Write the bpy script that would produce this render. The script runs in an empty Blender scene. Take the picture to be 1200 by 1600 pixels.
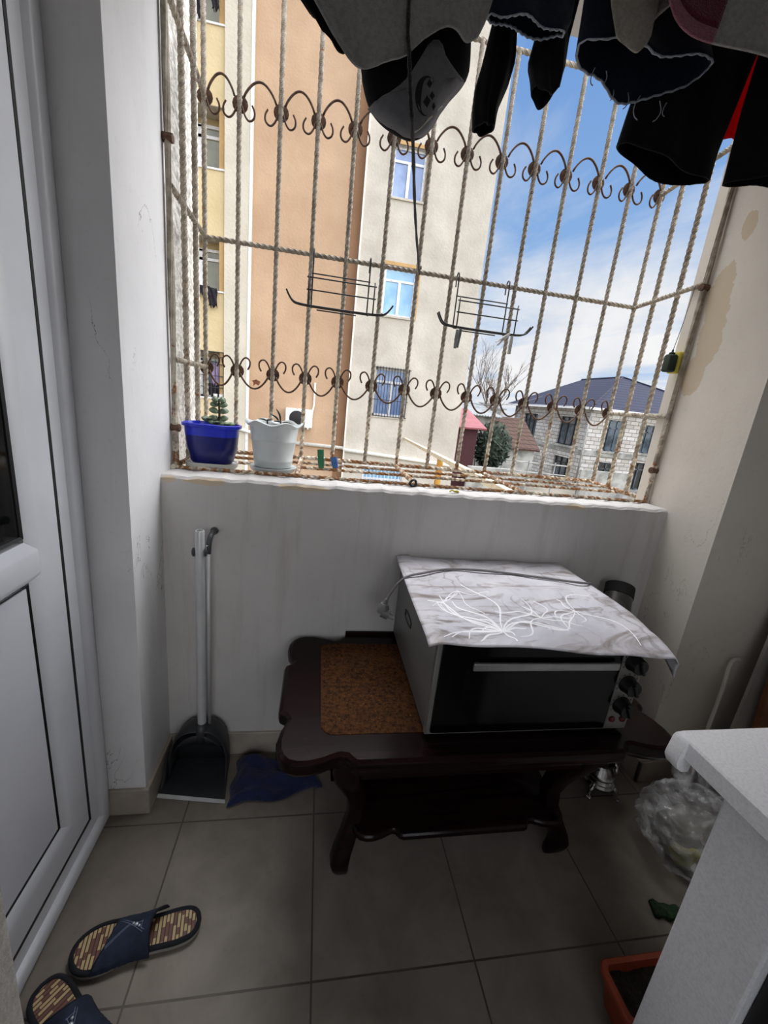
import bpy, bmesh, math, random
from math import sin, cos, pi, sqrt, atan2, radians
from mathutils import Vector, Matrix
random.seed(7)
scene = bpy.context.scene
COL = scene.collection

# ------------------------------------------------------------------ materials
def lin(c):
    o = []
    for v in c[:3]:
        v = v / 255.0
        o.append(v / 12.92 if v <= 0.04045 else ((v + 0.055) / 1.055) ** 2.4)
    return (o[0], o[1], o[2], 1.0)

class NT:
    """small node-tree writer"""
    def __init__(self, name):
        self.m = bpy.data.materials.new(name); self.m.use_nodes = True
        self.t = self.m.node_tree; self.b = self.t.nodes['Principled BSDF']
    def n(self, typ, **kw):
        nd = self.t.nodes.new(typ)
        for k, v in kw.items():
            if k.startswith('i_'):
                nd.inputs[k[2:].replace('_', ' ')].default_value = v
            else:
                setattr(nd, k, v)
        return nd
    def l(self, a, b): self.t.links.new(a, b)
    def pos(self):
        return self.n('ShaderNodeTexCoord').outputs['Object']
    def math(self, op, a, b=None, c=None, clamp=False):
        nd = self.n('ShaderNodeMath', operation=op, use_clamp=clamp)
        for i, v in enumerate((a, b, c)):
            if v is None: continue
            if isinstance(v, (int, float)): nd.inputs[i].default_value = v
            else: self.l(v, nd.inputs[i])
        return nd.outputs[0]
    def noise(self, vec, scale, detail=3, rough=.55, dist=0.0):
        nd = self.n('ShaderNodeTexNoise'); nd.inputs['Scale'].default_value = scale
        nd.inputs['Detail'].default_value = detail; nd.inputs['Roughness'].default_value = rough
        nd.inputs['Distortion'].default_value = dist
        if vec is not None: self.l(vec, nd.inputs['Vector'])
        return nd.outputs['Fac']
    def ramp(self, fac, a, b):
        nd = self.n('ShaderNodeMapRange'); nd.inputs['From Min'].default_value = a; nd.inputs['From Max'].default_value = b
        nd.clamp = True; self.l(fac, nd.inputs['Value']); return nd.outputs[0]
    def mix(self, fac, a, b):
        nd = self.n('ShaderNodeMix', data_type='RGBA')
        for sock, v in ((nd.inputs[0], fac), (nd.inputs[6], a), (nd.inputs[7], b)):
            if isinstance(v, (int, float)): sock.default_value = v
            elif isinstance(v, tuple): sock.default_value = v
            else: self.l(v, sock)
        return nd.outputs[2]
    def bump(self, h, strength=.3, dist=.002):
        nd = self.n('ShaderNodeBump'); nd.inputs['Strength'].default_value = strength
        nd.inputs['Distance'].default_value = dist
        self.l(h, nd.inputs['Height']); self.l(nd.outputs[0], self.b.inputs['Normal'])
    def col(self, c):
        if isinstance(c, tuple): self.b.inputs['Base Color'].default_value = c
        else: self.l(c, self.b.inputs['Base Color'])
    def set(self, rough=.6, metal=0.0, spec=.5, coat=0.0):
        self.b.inputs['Roughness'].default_value = rough; self.b.inputs['Metallic'].default_value = metal
        self.b.inputs['Specular IOR Level'].default_value = spec; self.b.inputs['Coat Weight'].default_value = coat

def mat(name, c, c2=None, rough=.6, metal=0.0, scale=12, lo=.4, hi=.65, bump=0.0, bscale=150, bdist=.002, spec=.5, coat=0.0, detail=4, sheen=0.0):
    """plain procedural material: two tones mixed by noise plus a fine bump"""
    t = NT(name)
    if c2 is None: c2 = tuple(max(0, v * .9) for v in c)
    p = t.pos()
    f = t.ramp(t.noise(p, scale, detail), lo, hi)
    t.col(t.mix(f, lin(c), lin(c2)))
    t.set(rough, metal, spec, coat)
    if sheen: t.b.inputs['Sheen Weight'].default_value = sheen
    if bump: t.bump(t.noise(p, bscale, 3), bump, bdist)
    return t.m

MT = {}
def plaster(name, c, patches=None, crack=0.0, crackcol=(120, 116, 112), dirt=0.0):
    t = NT(name); p = t.pos()
    f = t.ramp(t.noise(p, 3.0, 5), .35, .7)
    base = t.mix(f, lin(c), lin(tuple(v * .95 for v in c)))
    f2 = t.ramp(t.noise(p, 45, 2), .62, .72)
    base = t.mix(t.math('MULTIPLY', f2, .12), base, lin(tuple(v * .8 for v in c)))
    if dirt:
        mp = t.n('ShaderNodeMapping'); mp.inputs['Scale'].default_value = (9, 9, .8); t.l(p, mp.inputs[0])
        fd = t.ramp(t.noise(mp.outputs[0], 2.2, 5, .65), .52, .75)
        base = t.mix(t.math('MULTIPLY', fd, dirt), base, lin((150, 140, 128)))
    if patches:     # flaked-off paint: ellipses with a noisy edge, showing bare beige plaster
        sep = t.n('ShaderNodeSeparateXYZ'); t.l(p, sep.inputs[0])
        nz = t.math('MULTIPLY', t.math('SUBTRACT', t.noise(p, 11, 4, .6), .5), 1.5)
        tot = None
        for (ax, a0, z0, ra, rz) in patches:
            da = t.math('DIVIDE', t.math('SUBTRACT', sep.outputs[ax], a0), ra)
            dz = t.math('DIVIDE', t.math('SUBTRACT', sep.outputs[2], z0), rz)
            d = t.math('SQRT', t.math('ADD', t.math('MULTIPLY', da, da), t.math('MULTIPLY', dz, dz)))
            inside = t.math('LESS_THAN', t.math('ADD', d, nz), 1.0)
            tot = inside if tot is None else t.math('MAXIMUM', tot, inside)
        base = t.mix(tot, base, lin((208, 192, 168)))
    if crack:
        mp = t.n('ShaderNodeMapping'); mp.inputs['Scale'].default_value = (2.5, 2.5, 1.1); t.l(p, mp.inputs[0])
        nz = t.noise(mp.outputs[0], 2.1, 6, .62, .6)
        line = t.math('LESS_THAN', t.math('ABSOLUTE', t.math('SUBTRACT', nz, .5)), .0022)
        gate = t.ramp(t.noise(p, 2.6, 2), .55, .6)
        base = t.mix(t.math('MULTIPLY', t.math('MULTIPLY', line, gate), crack), base, lin(crackcol))
    t.col(base); t.set(.85, 0, .2)
    t.bump(t.noise(p, 60, 4), .25, .002)
    return t.m

MT['wall'] = plaster('wall_paint', (226, 225, 224), crack=.0)
MT['wall_pier'] = plaster('pier_paint', (228, 228, 230), crack=.8, dirt=.1)
MT['wall_parapet'] = plaster('parapet_paint', (206, 204, 202), dirt=.3, patches=[(0, -.36, 1.090, .07, .012), (0, -.02, 1.092, .09, .010), (0, .98, 1.092, .05, .009), (0, -.46, 1.092, .02, .010)])
MT['wall_right'] = plaster('right_pier_paint', (228, 221, 210), patches=[(1, 1.425, 1.88, .05, .11), (1, 1.42, 1.74, .055, .10), (1, 1.445, 1.62, .045, .08), (1, 1.39, 2.10, .025, .04)], crack=.5)
MT['ceiling'] = plaster('ceiling_paint', (215, 213, 210))
MT['rough_wall'] = mat('rough_outer_plaster', (206, 203, 197), (160, 156, 150), rough=.95, scale=40, bump=.9, bscale=34, bdist=.02)

# floor tiles
def floor_mat():
    t = NT('floor_tiles'); p = t.pos()
    mp = t.n('ShaderNodeMapping'); mp.inputs['Location'].default_value = (-.066 + .428 * 10, -.676 + .428 * 10, 0); t.l(p, mp.inputs[0])
    br = t.n('ShaderNodeTexBrick'); br.offset = 0.0; br.squash = 1.0
    br.inputs['Scale'].default_value = 1.0; br.inputs['Brick Width'].default_value = .428; br.inputs['Row Height'].default_value = .428
    br.inputs['Mortar Size'].default_value = .0028; br.inputs['Mortar Smooth'].default_value = .3; br.inputs['Bias'].default_value = 0
    br.inputs['Color1'].default_value = lin((134, 126, 116)); br.inputs['Color2'].default_value = lin((127, 119, 109))
    br.inputs['Mortar'].default_value = lin((66, 60, 52)); t.l(mp.outputs[0], br.inputs['Vector'])
    f = t.ramp(t.noise(p, 5.5, 6, .62, .4), .35, .68)
    c = t.mix(t.math('MULTIPLY', f, .75), br.outputs['Color'], lin((98, 90, 80)))
    f2 = t.ramp(t.noise(p, 55, 3), .62, .75)
    c = t.mix(t.math('MULTIPLY', f2, .3), c, lin((96, 89, 80)))
    t.col(c); t.set(.5, 0, .35)
    h = t.math('SUBTRACT', t.math('MULTIPLY', t.noise(p, 26, 5), .25), br.outputs['Fac'])
    t.bump(h, .35, .002)
    return t.m
MT['floor'] = floor_mat()
MT['skirting'] = mat('skirting_tile', (172, 162, 150), (150, 141, 130), rough=.5, scale=8, bump=.15)
MT['pvc'] = mat('white_pvc', (222, 225, 232), (212, 215, 222), rough=.32, scale=4, bump=.03)
MT['pvc_panel'] = mat('white_pvc_panel', (220, 222, 230), (212, 215, 224), rough=.4, scale=5, bump=.03)
MT['gasket'] = mat('black_gasket', (14, 14, 16), rough=.6)
MT['rubber_grey'] = mat('grey_spacer', (52, 54, 58), rough=.5)

def glass_mat(name, tint=(235, 240, 240), rough=.02):
    t = NT(name); t.col(lin(tint)); t.set(rough, 0, .5)
    t.b.inputs['Transmission Weight'].default_value = 1.0; t.b.inputs['IOR'].default_value = 1.45
    return t.m
def thin_glass(name):
    t = NT(name); tr = t.n('ShaderNodeBsdfTransparent'); tr.inputs[0].default_value = (.86, .89, .88, 1); gl = t.n('ShaderNodeBsdfGlossy'); gl.inputs['Roughness'].default_value = .03
    fr = t.n('ShaderNodeFresnel'); fr.inputs['IOR'].default_value = 1.5; mx = t.n('ShaderNodeMixShader')
    t.l(fr.outputs[0], mx.inputs[0]); t.l(tr.outputs[0], mx.inputs[1]); t.l(gl.outputs[0], mx.inputs[2])
    t.l(mx.outputs[0], t.t.nodes['Material Output'].inputs['Surface']); return t.m
MT['glass'] = thin_glass('clear_glass')

def wood_mat():
    t = NT('dark_lacquered_wood'); p = t.pos()
    mp = t.n('ShaderNodeMapping'); mp.inputs['Scale'].default_value = (1.2, 14, 14); t.l(p, mp.inputs[0])
    f = t.ramp(t.noise(mp.outputs[0], 3.2, 5, .6, .5), .35, .7)
    t.col(t.mix(f, lin((30, 15, 13)), lin((16, 8, 8)))); t.set(.22, 0, .16, .0)
    t.b.inputs['Coat Roughness'].default_value = .08
    return t.m
MT['dark_wood'] = wood_mat()
def inlay_mat():
    t = NT('grainy_brown_inlay'); p = t.pos()
    v = t.n('ShaderNodeTexVoronoi'); v.inputs['Scale'].default_value = 150; t.l(p, v.inputs['Vector'])
    f = t.ramp(t.noise(p, 95, 4, .7), .36, .64)
    c = t.mix(f, lin((28, 14, 5)), lin((80, 48, 21)))
    g = t.ramp(t.noise(p, 210, 2), .66, .72)
    c = t.mix(t.math('MULTIPLY', g, .5), c, lin((158, 108, 58)))
    t.col(c); t.set(.75, 0, .1); t.bump(f, .4, .001)
    return t.m
MT['inlay'] = inlay_mat()
MT['oven_side'] = mat('painted_grey_steel', (128, 127, 125), (120, 119, 117), rough=.42, metal=.3, scale=3, bump=.03)
MT['oven_trim'] = mat('silver_trim', (170, 170, 168), (158, 158, 156), rough=.3, metal=.7)
MT['oven_panel'] = mat('grey_control_panel', (140, 137, 132), (130, 127, 123), rough=.38, metal=.45)
MT['oven_black'] = mat('black_door_glass', (6, 6, 7), (8, 8, 9), rough=.12, spec=.22)
MT['oven_window'] = mat('smoked_glass', (10, 11, 12), (14, 14, 15), rough=.1, scale=6, spec=.25)
MT['black_plastic'] = mat('black_plastic', (18, 18, 19), (24, 24, 25), rough=.38, bump=.05)
MT['red_lamp'] = mat('red_indicator_plastic', (120, 22, 34), (92, 15, 26), rough=.25)
MT['print_black'] = mat('black_print', (28, 28, 30), rough=.6)
def oilcloth():
    t = NT('floral_oilcloth'); p = t.pos()
    base = t.mix(t.ramp(t.noise(p, 3.5, 4, .6, 1.2), .38, .62), lin((216, 215, 222)), lin((192, 190, 197)))
    mp = t.n('ShaderNodeMapping'); mp.inputs['Scale'].default_value = (1.0, 2.4, 1.0); mp.inputs['Rotation'].default_value = (0, 0, .55); t.l(p, mp.inputs[0])
    sm = t.ramp(t.noise(mp.outputs[0], 3.4, 5, .55, 3.0), .50, .68)
    base = t.mix(t.math('MULTIPLY', sm, .85), base, lin((122, 110, 100)))
    w = t.n('ShaderNodeTexWave'); w.inputs['Scale'].default_value = 5.5; w.inputs['Distortion'].default_value = 14; w.inputs['Detail'].default_value = 3; w.inputs['Detail Scale'].default_value = 1.3
    t.l(p, w.inputs['Vector'])
    fine = t.ramp(w.outputs['Fac'], .10, .0)
    gate = t.ramp(t.noise(p, 5, 2), .46, .6)
    base = t.mix(t.math('MULTIPLY', t.math('MULTIPLY', fine, gate), .45), base, lin((112, 104, 100)))
    t.col(base); t.set(.32, 0, .45); t.bump(t.noise(p, 14, 3), .12, .01)
    return t.m
MT['oilcloth'] = oilcloth()
MT['white_vein'] = mat('glossy_white_print', (252, 252, 255), (246, 246, 250), rough=.2)
MT['cord_grey'] = mat('grey_cord', (118, 116, 116), (104, 102, 102), rough=.5)
MT['plug_grey'] = mat('grey_plug', (112, 112, 112), (96, 96, 96), rough=.45)
MT['chrome'] = mat('silver_metal', (205, 205, 205), (180, 180, 178), rough=.2, metal=1.0)
MT['pipe_metal'] = mat('sooty_pipe_metal', (110, 108, 106), (66, 64, 62), rough=.38, metal=.85, scale=9)
MT['soot'] = mat('soot', (10, 10, 10), rough=.9)
MT['white_app'] = mat('speckled_white_plastic', (248, 249, 252), (236, 238, 242), rough=.5, scale=200, bump=.1, bscale=260, detail=2)
MT['terracotta'] = mat('terracotta_plastic', (158, 66, 36), (138, 54, 28), rough=.55, bump=.05)
MT['soil'] = mat('dark_soil', (24, 20, 16), (48, 42, 34), rough=.95, scale=60, bump=.9, bscale=90, bdist=.02)
def bag_mat():
    t = NT('crinkled_clear_film'); p = t.pos()
    f = t.ramp(t.noise(p, 11, 3, .5, 1.6), .4, .66)
    t.col(t.mix(f, lin((200, 203, 206)), lin((240, 241, 242)))); t.set(.16, 0, .8)
    t.b.inputs['Alpha'].default_value = .42
    al = t.n('ShaderNodeMapRange'); al.inputs['To Min'].default_value = .12; al.inputs['To Max'].default_value = .48; t.l(f, al.inputs['Value']); t.l(al.outputs[0], t.b.inputs['Alpha'])
    t.bump(t.noise(p, 16, 3, .5, 1.5), .7, .02)
    return t.m
MT['bag'] = bag_mat()
MT['bag_content'] = mat('pale_contents', (120, 116, 106), (76, 82, 62), rough=.8, scale=10)
MT['bag_content2'] = mat('yellow_green_contents', (150, 146, 66), (88, 100, 48), rough=.8, scale=10)
MT['brown_board'] = mat('reddish_brown_board', (112, 66, 48), (86, 48, 36), rough=.6, scale=6, bump=.1)
MT['green_turf'] = mat('dark_green_fibre', (38, 66, 38), (20, 40, 22), rough=.95, scale=120, bump=.9, bscale=200)
MT['dustpan'] = mat('charcoal_plastic', (52, 54, 58), (44, 46, 50), rough=.42, bump=.05)
MT['dust_lip'] = mat('pale_rubber_lip', (186, 188, 188), rough=.6)
MT['pole'] = mat('grey_white_tube', (196, 198, 200), (184, 186, 188), rough=.3, metal=.1)
MT['dark_clip'] = mat('dark_grey_clip', (70, 72, 76), rough=.45)
MT['rag'] = mat('navy_cloth', (18, 30, 72), (12, 22, 54), rough=.95, scale=40, bump=.8, bscale=130, bdist=.006, sheen=.2)
MT['navy'] = mat('navy_fabric', (28, 40, 62), (20, 29, 46), rough=.9, scale=60, bump=.5, bscale=420)
MT['navy_bind'] = mat('dark_navy_binding', (14, 18, 28), (10, 13, 20), rough=.9, bump=.4, bscale=400)
MT['sole'] = mat('pale_sole', (150, 148, 140), rough=.8)
MT['stitch'] = mat('pale_stitching', (112, 122, 146), rough=.8)
MT['stud'] = mat('pale_stud', (170, 176, 182), rough=.35, metal=.6)
MT['lining'] = mat('pale_lining', (196, 192, 180), rough=.9)
def bamboo():
    t = NT('bamboo_slats'); p = t.pos()
    sep = t.n('ShaderNodeSeparateXYZ'); t.l(p, sep.inputs[0])
    gx = t.math('FRACT', t.math('DIVIDE', sep.outputs[0], .0085))
    ix = t.math('FLOOR', t.math('DIVIDE', sep.outputs[0], .0085))
    groove = t.math('LESS_THAN', t.math('ABSOLUTE', t.math('SUBTRACT', gx, .5)), .34)
    iy = t.math('FLOOR', t.math('DIVIDE', t.math('ADD', sep.outputs[1], t.math('MULTIPLY', ix, .006)), .015))
    wn = t.n('ShaderNodeTexWhiteNoise', noise_dimensions='2D'); cb = t.n('ShaderNodeCombineXYZ'); t.l(ix, cb.inputs[0]); t.l(iy, cb.inputs[1]); t.l(cb.outputs[0], wn.inputs['Vector'])
    f = t.math('GREATER_THAN', wn.outputs['Value'], .55)
    c = t.mix(f, lin((180, 154, 108)), lin((104, 58, 42)))
    c = t.mix(groove, lin((40, 22, 16)), c)
    t.col(c); t.set(.5); t.bump(groove, .6, .003)
    return t.m
MT['bamboo'] = bamboo()
def textile(name, c, c2, scale=90, bump=.6, bscale=320, sheen=.3): return mat(name, c, c2, rough=.97, scale=scale, bump=bump, bscale=bscale, bdist=.004, spec=.1, sheen=sheen)
MT['towel'] = textile('light_grey_terry', (150, 150, 149), (134, 134, 133), 120, .9, 420)
MT['towel_beige'] = textile('beige_terry', (158, 154, 146), (140, 136, 128), 120, .9, 420)
MT['maroon'] = textile('maroon_terry', (96, 20, 48), (78, 14, 38), 120, .9, 420)
MT['pink'] = textile('dusty_pink_border', (140, 84, 100), (120, 70, 86), 120, .9, 420)
MT['black_cloth'] = textile('black_cotton', (22, 22, 26), (16, 16, 19), 40, .3, 500, .05)
MT['charcoal_cloth'] = textile('charcoal_cotton', (34, 35, 40), (26, 27, 31), 40, .3, 500, .05)
MT['denim'] = textile('dark_denim', (32, 40, 56), (24, 31, 46), 130, .5, 520, .1)
MT['denim_edge'] = textile('frayed_pale_thread', (170, 178, 190), (140, 150, 165), 200, .5, 500)
def thin_red():
    t = NT('thin_red_cotton'); t.col(lin((206, 22, 44))); t.set(.95, 0, .1)
    tl = t.n('ShaderNodeBsdfTranslucent'); tl.inputs[0].default_value = lin((226, 24, 48)); mx = t.n('ShaderNodeMixShader'); mx.inputs[0].default_value = .6
    t.l(t.b.outputs[0], mx.inputs[1]); t.l(tl.outputs[0], mx.inputs[2]); t.l(mx.outputs[0], t.t.nodes['Material Output'].inputs['Surface']); return t.m
MT['red_cloth'] = thin_red()
MT['cap_grey'] = textile('mid_grey_twill', (104, 104, 108), (94, 94, 98), 60, .3, 480)
MT['logo_black'] = mat('black_embroidery', (12, 12, 14), rough=.9)
MT['rope_black'] = textile('black_cord', (18, 18, 20), (40, 40, 44), 300, .8, 420)
MT['line'] = mat('thin_clothesline', (60, 62, 66), rough=.6)
MT['curtain'] = textile('pale_curtain_fabric', (206, 200, 188), (180, 174, 162), 60, .7, 260)

def grille_mat():
    t = NT('weathered_painted_iron'); p = t.n('ShaderNodeNewGeometry').outputs['Position']
    sep = t.n('ShaderNodeSeparateXYZ'); t.l(p, sep.inputs[0])
    c = t.mix(t.ramp(t.noise(p, 30, 4), .4, .62), lin((172, 163, 149)), lin((136, 127, 114)))
    low = t.ramp(sep.outputs[2], 1.62, 1.2)                    # rust gathers at the foot of the basket, with flaking pale paint
    pale = t.ramp(t.noise(p, 24, 4), .45, .55)
    c = t.mix(t.math('MULTIPLY', low, t.math('MULTIPLY', pale, .8)), c, lin((226, 216, 196)))
    amt = t.math('ADD', t.math('ADD', t.math('MULTIPLY', low, .08), t.math('MULTIPLY', t.ramp(sep.outputs[2], 1.15, 1.125), .09)), t.noise(p, 38, 5, .65))
    rust = t.ramp(amt, .62, .70)
    c = t.mix(rust, c, t.mix(t.noise(p, 90, 2), lin((104, 76, 54)), lin((158, 106, 58))))
    t.col(c); t.set(.7, 0, .3); t.bump(t.noise(p, 130, 4), .5, .003)
    return t.m
MT['grille'] = grille_mat()
MT['rust_dark'] = mat('dark_rusty_iron', (74, 56, 46), (104, 74, 54), rough=.8, scale=60, bump=.4)
MT['wire_black'] = mat('black_coated_wire', (20, 20, 22), rough=.4)
MT['blue_pot'] = mat('cobalt_plastic', (18, 26, 116), (14, 20, 96), rough=.3, scale=5)
MT['blue_rim'] = mat('bright_cobalt_rim', (32, 52, 205), (28, 44, 186), rough=.3)
MT['grey_pot'] = mat('pale_grey_plastic', (200, 207, 208), (188, 195, 196), rough=.42, scale=5)
MT['saucer'] = mat('white_plastic', (226, 226, 222), (212, 212, 208), rough=.45)
MT['jade'] = mat('jade_leaf', (112, 132, 102), (78, 98, 74), rough=.4, scale=30)
MT['jade_dark'] = mat('dark_jade_leaf', (44, 62, 44), (30, 44, 32), rough=.4, scale=30)
MT['stem'] = mat('green_brown_stem', (66, 62, 44), rough=.7)
MT['pin_green'] = mat('green_plastic', (30, 110, 76), rough=.4)
MT['pin_blue'] = mat('blue_plastic', (60, 112, 186), rough=.4)
MT['pin_grey'] = mat('grey_plastic_peg', (120, 124, 122), rough=.4)
MT['pin_white'] = mat('white_plastic_peg', (214, 214, 208), rough=.4)
MT['pin_yellow'] = mat('yellow_plastic', (206, 190, 70), rough=.45)
MT['dry_leaf'] = mat('dry_orange_leaf', (190, 128, 98), (160, 96, 70), rough=.8)

def wallmat(name, c, c2, sc=1.2): return mat(name, c, c2, rough=.92, scale=sc, lo=.35, hi=.7, bump=.5, bscale=16, bdist=.02, detail=8)
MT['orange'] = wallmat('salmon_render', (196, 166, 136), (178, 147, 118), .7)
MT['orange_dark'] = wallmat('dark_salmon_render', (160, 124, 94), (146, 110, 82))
MT['cream'] = wallmat('cream_render', (212, 192, 150), (198, 178, 134))
MT['pale_strip'] = wallmat('ivory_render', (206, 198, 180), (192, 184, 166))
MT['white_render'] = wallmat('off_white_render', (202, 195, 182), (172, 165, 152), .9)
MT['ext_frame'] = mat('white_window_frame', (236, 236, 236), rough=.4)
def pane(name, c, c2, scale=1.5):
    t = NT(name); p = t.pos(); f = t.ramp(t.noise(p, scale, 3), .4, .62)
    t.col(t.mix(f, lin(c), lin(c2))); t.set(.06, 0, .7); return t.m
MT['pane_blue'] = pane('blue_reflecting_pane', (106, 132, 178), (140, 164, 204))
MT['pane_sky'] = pane('pale_blue_pane', (112, 166, 206), (146, 190, 220))
MT['pane_grey'] = pane('grey_green_pane', (128, 128, 104), (104, 106, 92))
MT['pane_dark'] = pane('dark_pane', (54, 64, 72), (86, 98, 108))
MT['soffit'] = wallmat('grey_soffit', (170, 164, 150), (160, 154, 140))
MT['reveal'] = wallmat('tan_reveal', (196, 160, 108), (180, 146, 98))
MT['ext_iron'] = mat('dark_iron', (46, 46, 48), rough=.6)
MT['pipe_white'] = mat('white_gas_pipe', (236, 232, 222), (222, 216, 204), rough=.5)
MT['ochre_pipe'] = mat('rusty_ochre_pipe', (206, 158, 66), (170, 110, 44), rough=.7, scale=8)
MT['cream_plank'] = mat('cream_plank', (226, 210, 178), (206, 190, 156), rough=.8)
def block_mat(name, a, b, m):
    t = NT(name); p = t.pos()
    sep = t.n('ShaderNodeSeparateXYZ'); t.l(p, sep.inputs[0])
    cb = t.n('ShaderNodeCombineXYZ'); t.l(t.math('ADD', sep.outputs[0], sep.outputs[1]), cb.inputs[0]); t.l(sep.outputs[2], cb.inputs[1])
    br = t.n('ShaderNodeTexBrick'); br.inputs['Scale'].default_value = 1.0; br.inputs['Brick Width'].default_value = .62; br.inputs['Row Height'].default_value = .27
    br.inputs['Mortar Size'].default_value = .022; br.inputs['Bias'].default_value = -.1
    br.inputs['Color1'].default_value = lin(a); br.inputs['Color2'].default_value = lin(b); br.inputs['Mortar'].default_value = lin(m)
    t.l(cb.outputs[0], br.inputs['Vector'])
    f = t.ramp(t.noise(p, 3, 4), .4, .7)
    t.col(t.mix(t.math('MULTIPLY', f, .3), br.outputs['Color'], lin((150, 140, 128)))); t.set(.9); t.bump(br.outputs['Fac'], -.6, .02)
    return t.m
MT['blocks'] = block_mat('pale_block_masonry', (204, 203, 200), (166, 161, 154), (112, 106, 98))
MT['roof_blue'] = None
def rooftile(name, a, b):
    t = NT(name); p = t.pos()
    sep = t.n('ShaderNodeSeparateXYZ'); t.l(p, sep.inputs[0])
    h = t.math('FRACT', t.math('MULTIPLY', sep.outputs[2], 4.4))
    v = t.math('FRACT', t.math('MULTIPLY', t.math('ADD', sep.outputs[0], sep.outputs[1]), 2.4))
    f = t.math('MAXIMUM', t.math('LESS_THAN', h, .22), t.math('MULTIPLY', t.math('LESS_THAN', v, .22), .6))
    t.col(t.mix(f, lin(a), lin(b))); t.set(.75, 0, .12); t.bump(h, .5, .05)
    return t.m
MT['roof_blue'] = rooftile('navy_metal_roof_tiles', (36, 40, 60), (18, 20, 32))
MT['roof_red'] = mat('red_sheet_roof', (128, 62, 66), (106, 50, 55), rough=.6, scale=2)
MT['roof_grey'] = mat('grey_corrugated_roof', (132, 136, 136), (104, 108, 108), rough=.6, scale=2)
MT['roof_brown'] = rooftile('brown_roof_tiles', (78, 60, 53), (52, 40, 35))
MT['maroon_wall'] = mat('maroon_sheet_wall', (66, 26, 32), (52, 22, 26), rough=.8)
MT['grey_wall'] = mat('weathered_grey_wall', (168, 168, 164), (120, 120, 116), rough=.9, scale=1.4)
MT['ground'] = mat('dusty_ground', (122, 116, 106), (96, 94, 82), rough=.95, scale=.6, detail=8)
MT['conifer'] = mat('dark_green_foliage', (44, 58, 44), (26, 38, 28), rough=.9, scale=4)
MT['twig'] = mat('bare_twig', (120, 108, 98), (96, 86, 78), rough=.9)
MT['bark'] = mat('grey_bark', (92, 80, 70), rough=.9)
MT['grass'] = mat('weedy_grass', (92, 112, 62), (66, 88, 46), rough=.95, scale=4)
MT['cloth_dark_far'] = mat('dark_laundry', (30, 26, 34), rough=.9)
MT['cloth_lilac'] = mat('lilac_laundry', (178, 160, 196), (150, 130, 172), rough=.9, scale=3)

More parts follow.
